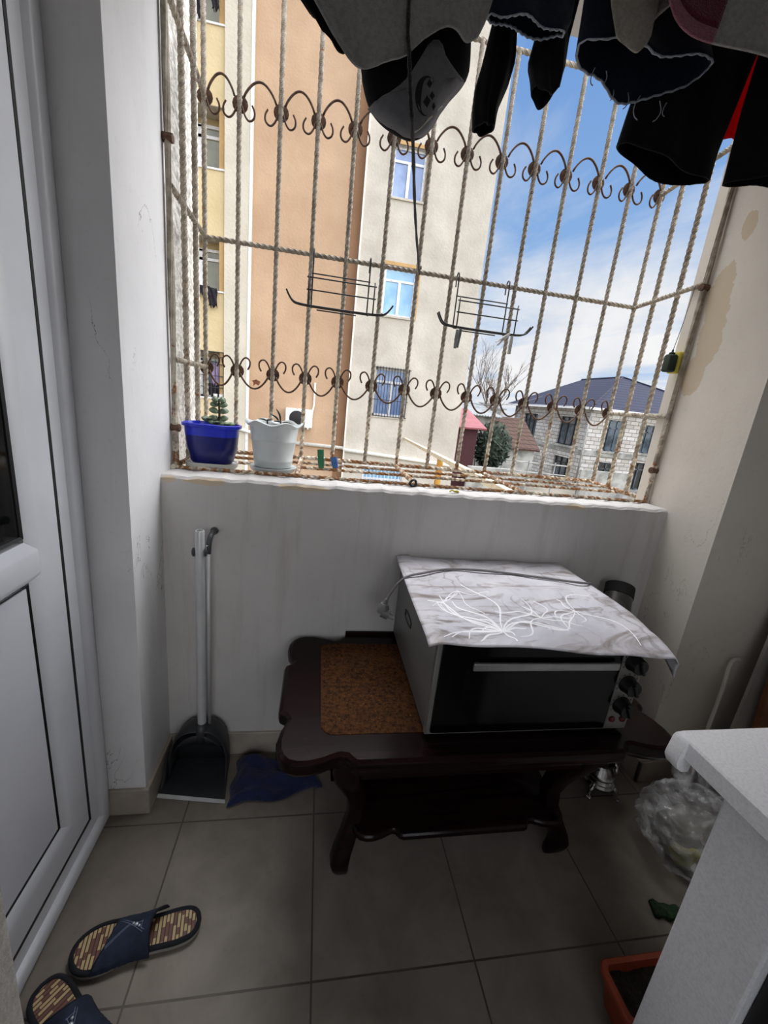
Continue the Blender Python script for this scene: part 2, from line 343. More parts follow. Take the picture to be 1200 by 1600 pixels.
# ------------------------------------------------------------------ mesh builder
BASE = {}
class MB:
    def __init__(self): self.v = []; self.f = []
    def add(self, vs, fs):
        o = len(self.v); self.v += [tuple(p) for p in vs]; self.f += [tuple(i + o for i in f) for f in fs]; return self
    def box(self, x0, x1, y0, y1, z0, z1):
        vs = [(x, y, z) for z in (z0, z1) for y in (y0, y1) for x in (x0, x1)]
        return self.add(vs, [(0, 2, 3, 1), (4, 5, 7, 6), (0, 1, 5, 4), (2, 6, 7, 3), (0, 4, 6, 2), (1, 3, 7, 5)])
    def bbox(self, x0, x1, y0, y1, z0, z1, r=.004, seg=2):
        """box with rounded edges"""
        bm = bmesh.new(); bmesh.ops.create_cube(bm, size=1)
        for v in bm.verts: v.co = ((x0 + x1) / 2 + v.co.x * (x1 - x0), (y0 + y1) / 2 + v.co.y * (y1 - y0), (z0 + z1) / 2 + v.co.z * (z1 - z0))
        bmesh.ops.bevel(bm, geom=bm.edges[:], offset=r, segments=seg, affect='EDGES', profile=.5)
        bm.verts.index_update(); self.add([v.co[:] for v in bm.verts], [[v.index for v in f.verts] for f in bm.faces]); bm.free(); return self
    def ring_loft(self, rings, closed=True, cap0=True, cap1=True):
        n = len(rings[0]); vs = [p for r in rings for p in r]; fs = []
        for i in range(len(rings) - 1):
            for j in range(n if closed else n - 1):
                a = i * n + j; b = i * n + (j + 1) % n; fs.append((a, b, b + n, a + n))
        if closed and cap0: fs.append(tuple(range(n - 1, -1, -1)))
        if closed and cap1: fs.append(tuple((len(rings) - 1) * n + j for j in range(n)))
        return self.add(vs, fs)
    def tube(self, pts, r, seg=8, caps=True, closed=False):
        pts = [Vector(p) for p in pts]; n = len(pts); rings = []
        rr = r if isinstance(r, (list, tuple)) else [r] * n
        prev = None
        for i in range(n):
            if closed: d = pts[(i + 1) % n] - pts[i - 1]
            else: d = pts[min(i + 1, n - 1)] - pts[max(i - 1, 0)]
            d.normalize()
            if prev is None:
                up = Vector((0, 0, 1)) if abs(d.z) < .9 else Vector((1, 0, 0)); u = d.cross(up).normalized()
            else:
                u = prev - d * prev.dot(d)
                u = u.normalized() if u.length > 1e-6 else d.orthogonal().normalized()
            prev = u; w = d.cross(u)
            rings.append([tuple(pts[i] + (u * cos(2 * pi * k / seg) + w * sin(2 * pi * k / seg)) * rr[i]) for k in range(seg)])
        if closed: rings.append(rings[0]); caps = False
        return self.ring_loft(rings, True, caps, caps)
    def twist(self, p0, p1, side=.016, step=.022, phase=0.0, jitter=0):
        """twisted square bar"""
        a = Vector(p0); b = Vector(p1); d = b - a; L = d.length; d.normalize()
        up = Vector((0, 0, 1)) if abs(d.z) < .9 else Vector((1, 0, 0)); u = d.cross(up).normalized(); w = d.cross(u)
        n = max(2, int(L / (step / 4.0))); rings = []
        for i in range(n + 1):
            ang = phase + (pi / 2) * (L * i / n) / step; c = a + d * (L * i / n)
            rings.append([tuple(c + (u * cos(ang + k * pi / 4) + w * sin(ang + k * pi / 4)) * side * (.665 if k % 2 == 0 else .545)) for k in range(8)])
        return self.ring_loft(rings)
    def lathe(self, prof, cx, cy, seg=32, sx=1.0, sy=1.0, rz=0.0, cap0=True, cap1=True):
        rings = [[(cx + cos(2 * pi * k / seg + rz) * r * sx, cy + sin(2 * pi * k / seg + rz) * r * sy, z) for k in range(seg)] for r, z in prof]
        return self.ring_loft(rings, True, cap0, cap1)
    def prism(self, poly, z0, z1, inset=0.0):
        """xy polygon extruded in z"""
        n = len(poly)
        return self.ring_loft([[(x, y, z0) for x, y in poly], [(x, y, z1) for x, y in poly]])
    def sphere(self, c, rx, ry=None, rz=None, nu=16, nv=10, fn=None):
        ry = ry or rx; rz = rz or rx; rings = []
        for i in range(1, nv):
            th = pi * i / nv; ring = []
            for k in range(nu):
                ph = 2 * pi * k / nu; d = Vector((sin(th) * cos(ph), sin(th) * sin(ph), -cos(th)))
                s = fn(d) if fn else 1.0
                ring.append((c[0] + d.x * rx * s, c[1] + d.y * ry * s, c[2] + d.z * rz * s))
            rings.append(ring)
        return self.ring_loft(rings)
    def xform(self, M, start=0):
        for i in range(start, len(self.v)): self.v[i] = tuple(M @ Vector(self.v[i]))
        return self
    def build(self, name, m, parent=None, base=None, smooth=False, auto=None):
        if parent is not None: base = BASE[parent.name]
        elif base is None:
            xs = [p[0] for p in self.v]; ys = [p[1] for p in self.v]; zs = [p[2] for p in self.v]
            base = ((min(xs) + max(xs)) / 2, (min(ys) + max(ys)) / 2, min(zs))
        me = bpy.data.meshes.new(name)
        me.from_pydata([(x - base[0], y - base[1], z - base[2]) for x, y, z in self.v], [], self.f)
        bm = bmesh.new(); bm.from_mesh(me); bmesh.ops.recalc_face_normals(bm, faces=bm.faces[:]); bm.to_mesh(me); bm.free()
        me.materials.append(m if not isinstance(m, str) else MT[m])
        o = bpy.data.objects.new(name, me); COL.objects.link(o)
        if parent is not None: o.parent = parent
        else: o.location = base
        BASE[o.name] = base
        if smooth or auto:
            for p in me.polygons: p.use_smooth = True
            if auto:
                ang = radians(auto)
                bm = bmesh.new(); bm.from_mesh(me)
                for e in bm.edges:
                    if len(e.link_faces) == 2 and e.calc_face_angle(0) > ang: e.smooth = False
                bm.to_mesh(me); bm.free()
        return o

def tag(o, label=None, cat=None, group=None, kind=None):
    if label: o['label'] = label
    if cat: o['category'] = cat
    if group: o['group'] = group
    if kind: o['kind'] = kind
    return o
def thing(name, base, label, cat, group=None):
    o = bpy.data.objects.new(name, None); COL.objects.link(o); o.location = base; o.empty_display_size = .05
    BASE[o.name] = tuple(base)
    return tag(o, label, cat, group)
def struct(o, label=None, cat=None):
    o['kind'] = 'structure'
    return tag(o, label, cat)
def dup(root, loc, rz=0.0, label=None, rot=None):
    r = root.copy(); COL.objects.link(r); r.location = loc
    r.rotation_euler = rot if rot else (0, 0, rz)
    if label: r['label'] = label
    for ch in list(root.children):
        c = ch.copy(); COL.objects.link(c); c.parent = r
        for g in ch.children:
            d = g.copy(); COL.objects.link(d); d.parent = c
    return r
def profile_ring(mb, y0, y1, z0, z1, prof, nobottom=False):
    """picture-frame ring in the plane x = const facing +x: prof = [(inset, x)...]"""
    rings = [[(x, y0 + d, z0 + d), (x, y1 - d, z0 + d), (x, y1 - d, z1 - d), (x, y0 + d, z1 - d)] for d, x in prof]
    return mb.ring_loft(rings, True, False, False)
def lerp_poly(poly, t):
    """point at arc fraction t of an open polyline"""
    L = [0.0]
    for a, b in zip(poly, poly[1:]): L.append(L[-1] + math.dist(a, b))
    d = t * L[-1]
    for i in range(len(poly) - 1):
        if d <= L[i + 1] or i == len(poly) - 2:
            s = 0 if L[i + 1] == L[i] else (d - L[i]) / (L[i + 1] - L[i])
            return tuple(poly[i][k] + (poly[i + 1][k] - poly[i][k]) * s for k in range(len(poly[i])))
def smooth_poly(poly, it=2):
    for _ in range(it):
        out = [poly[0]]
        for a, b in zip(poly, poly[1:]):
            out.append(tuple(a[k] * .75 + b[k] * .25 for k in range(len(a)))); out.append(tuple(a[k] * .25 + b[k] * .75 for k in range(len(a))))
        out.append(poly[-1]); poly = out
    return poly
GLOW = 2.6
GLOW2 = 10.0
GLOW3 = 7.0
SKY = 0.72
EXPOSURE = 0.5
# ------------------------------------------------------------------ the balcony shell
O0 = (0, 0, 0)
struct(MB().box(-.80, 2.4, -1.75, 1.45, -.15, 0).build('floor', 'floor', base=O0))
struct(MB().box(-.80, 2.4, -1.75, 1.56, 2.70, 2.85).build('ceiling', 'ceiling', base=O0))
m = MB(); m.box(-.80, -.625, -1.6, .115, 0, 2.7); m.box(-.80, -.625, .115, 1.153, 2.16, 2.7); m.box(-.80, -.625, 1.153, 1.56, 0, 2.7)
struct(m.build('wall_left', 'wall', base=O0))
struct(MB().box(-.625, -.487, 1.153, 1.56, 0, 2.7).build('wall_front_left', 'wall_pier', base=O0))
m = MB(); N = 70
top = [1.107 + .0035 * sin(i * 1.7) * sin(i * .53) for i in range(N + 1)]
xs = [-.487 + 1.872 * i / N for i in range(N + 1)]
m.ring_loft([[(x, 1.38, 0), (x, 1.38, t - .012), (x, 1.388 + .002 * sin(i * 2.3), t - .003), (x, 1.402, t), (x, 1.53, t - .002), (x, 1.53, -.4), (x, 1.40, -.4)] for i, (x, t) in enumerate(zip(xs, top))])
struct(m.build('wall_front', 'wall_parapet', base=O0))
struct(MB().box(1.385, 2.4, 1.165, 1.56, 0, 2.7).build('wall_front_right', 'wall_right', base=O0))
struct(MB().box(2.3, 2.4, -1.6, 1.165, 0, 2.7).build('wall_right', 'wall', base=O0))
struct(MB().box(-.487, 1.385, 1.38, 1.56, 2.58, 2.7).build('trim_lintel', 'wall', base=O0))
m = MB(); m.box(-.625, 2.3, -1.75, -1.6, 0, 1.0); m.box(-.625, 2.3, -1.75, -1.6, 2.40, 2.7); m.box(-.625, -.55, -1.75, -1.6, 1.0, 2.40); m.box(.80, 2.3, -1.75, -1.6, 1.0, 2.40)  # unseen back wall; its opening is added to let fill daylight in
struct(m.build('wall_back', 'wall', base=O0))
# skirting tiles
def skirt(name, x0, x1, y0, y1, h=.1):
    o = MB().bbox(x0, x1, y0, y1, 0, h, .002, 1).build(name, 'skirting'); struct(o)
skirt('baseboard_front_left', -.600, -.475, 1.141, 1.153)
skirt('baseboard_left', -.487, -.475, 1.153, 1.368)
skirt('baseboard_front', -.487, 1.385, 1.368, 1.380)
skirt('baseboard_right', 1.373, 1.385, 1.153, 1.368)
skirt('baseboard_front_right', 1.373, 2.3, 1.153, 1.165)

# balcony door in the left wall: casing, frame, leaf
door = tag(struct(profile_ring(MB(), .125, 1.151, 0, 2.16, [(0, -.625), (0, -.590), (.006, -.5835), (.014, -.580), (.024, -.580), (.034, -.5835), (.042, -.590), (.046, -.597), (.080, -.600), (.0815, -.603), (.0815, -.66)]).build('door_1', 'pvc', base=O0, auto=35)),
           'white plastic balcony door with glass above a solid panel', 'door')
profile_ring(MB(), .207, 1.0695, .0815, 2.0785, [(-.0005, -.64), (-.0005, -.5995), (.0085, -.5995), (.0085, -.64)]).build('door_seal', 'gasket', door)
lp = profile_ring(MB(), .2145, 1.062, .089, 2.071, [(0, -.66), (.001, -.604), (.003, -.600), (.012, -.5985), (.078, -.5985), (.084, -.600), (.107, -.611), (.107, -.66)])
leaf = lp.build('door_leaf', 'pvc', door, auto=35)
m = MB(); zt, zb = 1.020, .914
ys = (.30, .9785)
m.ring_loft([[(-.66, y, zb + .012), (-.611, y, zb + .010), (-.600, y, zb + .022), (-.5975, y, zb + .03), (-.5975, y, zt - .028), (-.600, y, zt - .022), (-.611, y, zt), (-.66, y, zt)] for y in ys])
m.build('middle_rail', 'pvc', door, auto=35)
MB().box(-.620, -.615, .32, .956, 1.03, 1.97).build('glass_pane', 'glass', door)
profile_ring(MB(), .3205, .9555, 1.029, 1.966, [(0, -.610), (.006, -.613), (.006, -.622)]).build('glazing_gasket', 'gasket', door)
profile_ring(MB(), .3265, .9495, 1.035, 1.960, [(0, -.622), (.014, -.622), (.014, -.64)]).build('glazing_spacer', 'rubber_grey', door)
c_ = MB().ring_loft([[(-.74 + .012 * sin(i * 1.3), .2 + 1.29 * i / 60, z) for i in range(61)] for z in (.1, 2.1)], closed=False).build('net_curtain', 'curtain', door, smooth=True)
MB().box(-.65, -.614, .3265, .9495, .202, .912).build('lower_panel', 'pvc_panel', door)
profile_ring(MB(), .3205, .9555, .195, .92, [(0, -.611), (.004, -.613), (.0075, -.616)]).build('panel_seal', 'gasket', door)
# the dim room behind the glazed door
m = MB(); m.box(-1.5, -1.4, -.3, 1.6, -.1, 2.6); m.box(-2.1, -.8, 1.5, 1.6, -.1, 2.6); m.box(-2.1, -.8, -.3, -.2, -.1, 2.6); m.box(-2.1, -.8, -.2, 1.5, 2.5, 2.6); m.box(-2.1, -.8, -.2, 1.5, -.1, 0)
struct(m.build('wall_inner_room', 'wall', base=O0))
door.location.x -= .012
# rough outer wall beside the basket grille
N, K = 24, 60
m = MB(); m.box(-1.1, -.56, 1.56, 2.13, -3.2, 5.5)
struct(m.build('wall_outer_left', 'rough_wall', base=O0))

# curtain hanging by the door, lower left corner of view
t = thing('door_curtain', (-.50, .40, 0), 'pale fabric curtain hanging by the balcony door, cut by the left edge of the picture', 'curtain')
m = MB(); rings = []
NS = 60
for z in [2.2 - 2.17 * k / 40 for k in range(41)]:
    r = []
    for i in range(NS + 1):
        s = i / NS; x = -.585 + .172 * s; y = .24 + .26 * s
        a = .016 * sin(s * 26 + .4 * sin(z * 2)) * (1 if z < 2.1 else .6)
        r.append((x - a * .83 + .004 * sin(z * 3 + s * 5), y + a * .55, z))
    rings.append(r)
m.ring_loft(rings, closed=False)
c = m.build('curtain_panel', 'curtain', t, smooth=True)
c.modifiers.new('thickness', 'SOLIDIFY').thickness = .0025
MB().tube([(-.60, .20, 2.215), (-.60, .24, 2.215), (-.585, .24, 2.215), (-.41, .50, 2.215)], .009).build('curtain_rod', 'pole', t, smooth=True)
MB().tube([(-.626, .21, 2.215), (-.596, .21, 2.215)], .014).build('rod_bracket', 'pole', t, smooth=True)
# ------------------------------------------------------------------ coffee table
def table_outline(x0, x1, y0, y1, k=1.0, n=7):
    """scalloped top: rounded corner lobes, ogee notches, straight middles"""
    def lobe(cx, cy, a0, a1, rx, ry):
        return [(cx + rx * cos(radians(a0 + (a1 - a0) * i / 10)), cy + ry * sin(radians(a0 + (a1 - a0) * i / 10))) for i in range(11)]
    L = .135 * k      # lobe reach along the edge
    d = .022 * k      # depth of the notch
    W = x1 - x0; H = y1 - y0; pts = []
    corner = []       # front-left corner, from the left side round to the front side (in local coordinates from the corner)
    corner += [(0.000, .190 * k), (0.004 * k, .176 * k), (.020 * k, .166 * k), (.026 * k, .158 * k), (.020 * k, .145 * k)]
    corner += [(.010 * k, .120 * k), (.004 * k, .085 * k), (.006 * k, .055 * k), (.016 * k, .030 * k), (.034 * k, .012 * k), (.060 * k, .004 * k), (.090 * k, .004 * k), (.125 * k, .012 * k), (.150 * k, .022 * k)]
    corner += [(.168 * k, .028 * k), (.180 * k, .026 * k), (.196 * k, .006 * k), (.212 * k, 0.0)]
    fl = [(x0 + a, y0 + b) for a, b in corner]
    fr = [(x1 - a, y0 + b) for a, b in corner][::-1]
    br = [(x1 - a, y1 - b) for a, b in corner]
    bl = [(x0 + a, y1 - b) for a, b in corner][::-1]
    return fl + fr + br + bl
def offset_poly(poly, d):
    n = len(poly); out = []
    for i in range(n):
        a = Vector(poly[i - 1]); b = Vector(poly[i]); c = Vector(poly[(i + 1) % n])
        t = (c - a).normalized(); nrm = Vector((-t.y, t.x)); out.append(tuple(b + nrm * d))
    return out
TX0, TX1, TY0, TY1, TZ = -.062, 1.100, .796, 1.368, .540
t = thing('coffee_table', ((TX0 + TX1) / 2, (TY0 + TY1) / 2, 0), 'dark lacquered coffee table with scalloped top and curved legs, under the oven', 'table')
ol = table_outline(TX0, TX1, TY0, TY1)
m = MB(); rings = []
for d, z in ((.030, TZ - .062), (.022, TZ - .060), (.016, TZ - .046), (.006, TZ - .040), (0, TZ - .030), (0, TZ - .014), (.004, TZ - .006), (.010, TZ - .003), (.014, TZ)):
    rings.append([(x, y, z) for x, y in offset_poly(ol, d)])
m.ring_loft(rings)
m.build('table_top', 'dark_wood', t, auto=30)
# grainy brown inlay let into the top, bulging sides
def inlay_pts(x0, x1, y0, y1):
    pts = []
    for (cx, cy, a) in ((x1 - .03, y1 - .03, 0), (x0 + .03, y1 - .03, 90), (x0 + .03, y0 + .03, 180), (x1 - .03, y0 + .03, 270)):
        for i in range(7):
            b = radians(a + 90 * i / 6); pts.append((cx + .03 * cos(b), cy + .03 * sin(b)))
    out = []
    for x, y in pts: out.append((x + (-.016 if x < (x0 + x1) / 2 else .016) * (1 - ((y - (y0 + y1) / 2) / ((y1 - y0) / 2)) ** 2), y))
    return out
MB().prism(inlay_pts(.060, .978, .890, 1.308), TZ - .002, TZ + .0015).build('inlay_panel', 'inlay', t)
MB().bbox(.148, .89, 1.366, 1.378, TZ - .03, TZ + .012, .002, 1).build('back_rail', 'dark_wood', t)
# lower shelf
sh = table_outline(.165, .850, .868, 1.30, .72)
m = MB(); m.ring_loft([[(x, y, z) for x, y in offset_poly(sh, d)] for d, z in ((.006, .172), (0, .178), (0, .190), (.004, .196), (.008, .198))])
m.build('lower_shelf', 'dark_wood', t, auto=30)
# apron
m = MB()
ax0, ax1, ay0, ay1 = .09, .945, .868, 1.29
for (xa, xb, ya, yb) in ((ax0, ax1, ay0, ay0 + .02), (ax0, ax1, ay1 - .02, ay1), (ax0, ax0 + .02, ay0, ay1), (ax1 - .02, ax1, ay0, ay1)): m.box(xa, xb, ya, yb, .41, .479)
m.build('apron', 'dark_wood', t)
# cabriole legs: square-ish section swept along an S curve, the foot kicking outward
def cabriole(xt, yt, sx, sy):
    path = [(.479, 0.0, .074), (.44, .0, .078), (.40, -.007, .076), (.35, -.025, .068), (.30, -.042, .060), (.25, -.051, .054), (.20, -.047, .050), (.15, -.030, .050), (.11, -.015, .054), (.08, -.009, .056), (.055, -.012, .051), (.032, -.018, .042), (.014, -.024, .030), (.0, -.028, .016)]
    rings = []
    for z, off, w in path:
        o = off; cx = xt + sx * (-o) * -1.0; cy = yt + sy * (-o) * -1.0
        h = w / 2; rd = h * .5; ring = []
        for (qx, qy, a) in ((1, 1, 0), (-1, 1, 90), (-1, -1, 180), (1, -1, 270)):
            for i in range(4):
                b = radians(a + 30 * i); ring.append((cx + qx * (h - rd) + rd * cos(b), cy + qy * (h - rd) + rd * sin(b), z))
        rings.append(ring)
    return MB().ring_loft(rings)
LEGS = [(.130, .890, -1, -1), (.868, .898, 1, -1), (.130, 1.262, -1, 1), (.868, 1.262, 1, 1)]
for (lx, ly, sx, sy) in LEGS: cabriole(lx, ly, sx, sy).build('leg', 'dark_wood', t, auto=40)

# ------------------------------------------------------------------ toaster oven
OX0, OX1, OY0, OY1, OZ0, OZ1 = .330, .940, .868, 1.372, .553, .855
t = thing('toaster_oven', ((OX0 + OX1) / 2, (OY0 + OY1) / 2, TZ), 'grey electric toaster oven with black glass door and three knobs, on the coffee table', 'oven')
m = MB(); m.bbox(OX0, OX1, OY0 + .012, OY1, OZ0, OZ1, .006, 2)
m.build('housing', 'oven_side', t, auto=40)
m = MB()
for x in (OX0 + .05, OX1 - .05):
    pass
for x in (OX0 + .05, OX1 - .05):
    for y in (OY0 + .06, OY1 - .05):
        MB().lathe([(.014, TZ + .0015), (.016, TZ + .006), (.016, OZ0 + .002)], x, y, 16).build('foot', 'black_plastic', t, smooth=False)
# front surround in silver
m = MB(); F = OY0
rings = []
for d, y in ((0, F + .014), (0, F + .003), (.003, F), (.012, F), (.014, F + .003)):
    rings.append([(OX0 + d, y, OZ0 + d * .6), (OX1 - d, y, OZ0 + d * .6), (OX1 - d, y, OZ1 - d * .6), (OX0 + d, y, OZ1 - d * .6)])
m.ring_loft(rings, True, False, False)
m.build('front_trim', 'oven_trim', t, auto=40)
DX1 = .860
door_o = MB().bbox(OX0 + .013, DX1, F - .008, F + .012, OZ0 + .010, OZ1 - .010, .003, 2).build('oven_door', 'oven_black', t)
MB().bbox(.412, .838, F - .0095, F - .006, .622, .762, .001, 1).build('door_window', 'oven_window', door_o)
h = MB(); h.bbox(.424, .842, F - .024, F - .015, .766, .789, .003, 2)
h.bbox(.430, .444, F - .018, F - .007, .770, .785, .002, 1); h.bbox(.822, .836, F - .018, F - .007, .770, .785, .002, 1)
h.build('door_handle', 'oven_trim', door_o)
pan = MB().bbox(DX1 + .002, OX1 - .010, F - .006, F + .012, OZ0 + .008, OZ1 - .006, .002, 1).build('control_panel', 'oven_panel', t)
KX = (DX1 + OX1) / 2 - .004
for kz in (.782, .712, .642):
    k = MB(); st = 0
    k.lathe([(.0265, 0), (.0265, .004), (.0235, .008), (.0222, .028), (.021, .030)], 0, 0, 28)
    k.xform(Matrix.Translation((KX, F - .006, kz)) @ Matrix.Rotation(pi / 2, 4, 'X'))
    kn = k.build('knob', 'black_plastic', t, auto=35)
    g = MB().bbox(-.004, .004, -.020, .020, .029, .038, .0015, 1); g.xform(Matrix.Translation((KX, F - .006, kz)) @ Matrix.Rotation(pi / 2, 4, 'X') @ Matrix.Rotation(radians(25), 4, 'Z'))
    g.build('knob_grip', 'black_plastic', kn)
    d = MB()
    for a in range(-120, 121, 30):
        cx = KX + .0315 * sin(radians(a)); cz = kz + .0315 * cos(radians(a))
        d.box(cx - .0016, cx + .0016, F - .0068, F - .0055, cz - .0016, cz + .0016)
    d.build('dial_marks', 'print_black', t)
for lx in (KX - .017, KX + .017):
    MB().lathe([(.0095, 0), (.0095, .003), (.007, .006), (.003, .0075)], 0, 0, 18).xform(Matrix.Translation((lx, F - .006, .594)) @ Matrix.Rotation(pi / 2, 4, 'X')).build('indicator_light', 'red_lamp', t, smooth=True)
# side vent grip: recessed black oval
m = MB(); rings = []
for k, (s, x) in enumerate(((1.0, OX0 + .001), (1.0, OX0 - .003), (.8, OX0 - .003), (.74, OX0 + .0005))):
    rings.append([(x, 1.178 + s * (.046 * max(-1, min(1, 1.35 * cos(a)))), .722 + s * .017 * sin(a)) for a in [2 * pi * i / 28 for i in range(28)]])
m.ring_loft(rings)
m.build('side_vent', 'black_plastic', t)
# power cord lying over the cloth, plug hanging past the left edge
zc = .8705
cord = smooth_poly([(.945, 1.368, .70), (.985, 1.30, .79), (.985, 1.20, .862), (.94, 1.172, zc + .002), (.86, 1.195, zc), (.72, 1.232, zc), (.57, 1.262, zc), (.45, 1.252, zc + .001), (.36, 1.205, zc + .002), (.315, 1.195, zc - .002), (.285, 1.19, .846), (.262, 1.19, .805), (.252, 1.19, .775)], 2)
pc = MB().tube(cord, .0042, 8).build('power_cord', 'cord_grey', t, smooth=True)
pl = MB(); pl.tube([(.2535, 1.19, .785), (.250, 1.19, .772), (.246, 1.19, .762)], [.006, .008, .009], 10)
pl.tube([(.248, 1.19, .768), (.244, 1.189, .752), (.242, 1.187, .738)], [.014, .021, .019], 14)
pl.tube([(.242, 1.186, .742), (.262, 1.180, .733)], [.019, .017], 14)
pl.tube([(.262, 1.184, .739), (.279, 1.180, .733)], .0024, 6); pl.tube([(.259, 1.172, .729), (.277, 1.168, .723)], .0024, 6)
pl.build('plug', 'plug_grey', pc, auto=40)

# ------------------------------------------------------------------ oilcloth on the oven
t = thing('oilcloth_cover', (.63, 1.09, .858), 'white and grey oilcloth with flower lines, spread over the oven top', 'tablecloth')
CX0, CX1, CY0, CY1 = .290, .958, .795, 1.372
NX, NY = 80, 70
def cloth_z(x, y):
    z = .8625 + .0016 * sin(x * 21 + y * 9) + .0012 * sin(x * 33 - y * 17)
    f = max(0, (OY0 - .004) - y); l = max(0, OX0 - x); r = max(0, x - OX1)
    z -= 1.6 * f * f + .10 * f + 3.0 * l * l + .1 * l
    z += .010 * max(0, l - .01) * 0
    if r > 0 and y < 1.0: z -= (1.2 * r) * ((1.0 - y) / .2) ** 1.5
    if x < .36 and y > 1.30: z += .006 * ((y - 1.30) / .07) ** 2
    z += .004 * sin(x * 26) * (f / .07)
    return max(z, .8575 if OX0 < x < OX1 and y > OY0 else 0)
def cloth_xy(i, j):
    u = i / NX; v = j / NY
    x0 = CX0 + .018 * v; x1 = CX1 + .014 * v * (1 - v) * 4 - .004 * v
    y0 = CY0 + .028 * (1 - u) ** 1.0 - .004 * u + .006 * sin(u * 6); y1 = CY1 - .004 * sin(u * 9) ** 2
    return x0 + (x1 - x0) * u, y0 + (y1 - y0) * v
m = MB(); vs = []
for j in range(NY + 1):
    for i in range(NX + 1):
        x, y = cloth_xy(i, j); vs.append((x, y, cloth_z(x, y)))
fs = [(j * (NX + 1) + i, j * (NX + 1) + i + 1, (j + 1) * (NX + 1) + i + 1, (j + 1) * (NX + 1) + i) for j in range(NY) for i in range(NX)]
m.add(vs, fs)
# corner turned down at the front right
rings = []
for k in range(13):
    s = k / 12; yy = .793 + .10 * s
    row = []
    for q in range(9):
        a = q / 8 * radians(95); R = .011 + .004 * s
        drop = (.040 - .034 * s) * max(0, (q - 5) / 3)
        row.append((CX1 - .006 + .012 * s * (1 - s) * 0 + R * sin(a), yy + (.004 if q > 5 else 0), cloth_z(CX1 - .006, yy) - R * (1 - cos(a)) - drop))
    rings.append(row)
m.ring_loft(rings, closed=False)
co = m.build('cover_sheet', 'oilcloth', t, smooth=True)
so = co.modifiers.new('thickness', 'SOLIDIFY'); so.thickness = .0014; so.offset = 1
# printed pearly flower lines, slightly raised print
def vein(pts, w=.0022):
    pts = smooth_poly(pts, 2)
    out = []
    for i, p in enumerate(pts):
        out.append((p[0], p[1], cloth_z(*p[:2]) + .0022))
    n = len(out); r = [w * (.45 + .9 * sin(pi * (i + .5) / n)) for i in range(n)]
    rings = []
    for i in range(n):
        a = Vector(out[max(0, i - 1)]); b = Vector(out[min(n - 1, i + 1)]); d = (b - a); d.z = 0; d.normalize(); nn = Vector((-d.y, d.x, 0))
        p = Vector(out[i]); rings.append([tuple(p + nn * r[i] + Vector((0, 0, -.0008))), tuple(p + Vector((0, 0, .0003))), tuple(p - nn * r[i] + Vector((0, 0, -.0008)))])
    return rings
vm = MB()
def flower(cx, cy, n, r0, r1, a0, a1, seed, w=.0016):
    rnd = random.Random(seed)
    for k in range(n):
        a = radians(a0 + (a1 - a0) * (k + rnd.uniform(-.25, .25)) / max(1, n - 1)); L = rnd.uniform(r0, r1); bend = rnd.uniform(-.8, .8)
        pts = []
        for q in range(7):
            s = q / 6; aa = a + bend * s + .35 * sin(s * 5 + k) * s
            x = cx + L * s * cos(aa); y = cy + L * s * sin(aa)
            if not (.315 < x < .945 and .822 < y < 1.355): break
            pts.append((x, y))
        if len(pts) > 2: vm.ring_loft(vein(pts, w), closed=False)
flower(.50, .875, 11, .10, .27, 35, 185, 3, .0022)
flower(.50, .875, 6, .03, .09, 0, 360, 5, .0026)
flower(.78, .99, 7, .06, .20, 90, 330, 8, .0018)
flower(.65, .95, 6, .06, .15, -40, 200, 11, .0018)
flower(.45, 1.10, 5, .08, .16, 200, 320, 17, .0011)
vm.build('printed_flower_lines', 'white_vein', t, smooth=True)

# ------------------------------------------------------------------ stove pipe behind the oven, samovar below
t = thing('chimney_pipe', (1.06, 1.13, TZ), 'short sooty metal stovepipe leaning in the corner behind the oven', 'pipe')
A = Vector((1.06, 1.13, TZ + .002)); B = Vector((1.205, 1.315, .80)); d = (B - A).normalized()
def tubewall(a, b, r0, r1, seg=32):
    d = (b - a).normalized(); u = d.orthogonal().normalized(); w = d.cross(u); rings = []
    for p, r in ((a, r0), (b, r0), (b, r1), (a, r1)): rings.append([tuple(p + (u * cos(2 * pi * k / seg) + w * sin(2 * pi * k / seg)) * r) for k in range(seg)])
    rings.append(rings[0]); return MB().ring_loft(rings, True, False, False)
A2 = A + d * .05
tubewall(A2, B, .050, .0485).build('pipe_shell', 'pipe_metal', t, auto=40)
tubewall(A2 + d * .002, B - d * .004, .0484, .0475).build('pipe_lining', 'soot', t, auto=40)
tubewall(B - d * .042, B + d * .001, .0525, .0490).build('pipe_collar', 'soot', t, auto=40)
MB().tube([A2 + Vector((.047, -.012, -.0)) + d * .0, B - d * .05 + Vector((.047, -.012, 0))], .0025, 6).build('pipe_seam', 'pipe_metal', t)
t = thing('samovar', (1.190, 1.145, 0), 'silver samovar with ornate clawed feet, standing behind the right table leg', 'samovar')
sx, sy = 1.190, 1.145
MB().lathe([(.02, .030), (.060, .034), (.063, .046), (.056, .053), (.059, .061), (.051, .069), (.052, .077), (.042, .085), (.041, .094), (.030, .103), (.026, .114), (.034, .122)], sx, sy, 40).build('stepped_base', 'chrome', t, auto=50)
MB().lathe([(.030, .122), (.044, .135), (.060, .17), (.068, .22), (.066, .27), (.050, .30), (.044, .31), (.046, .318), (.030, .33), (.012, .336)], sx, sy, 40).build('urn_body', 'chrome', t, smooth=True)
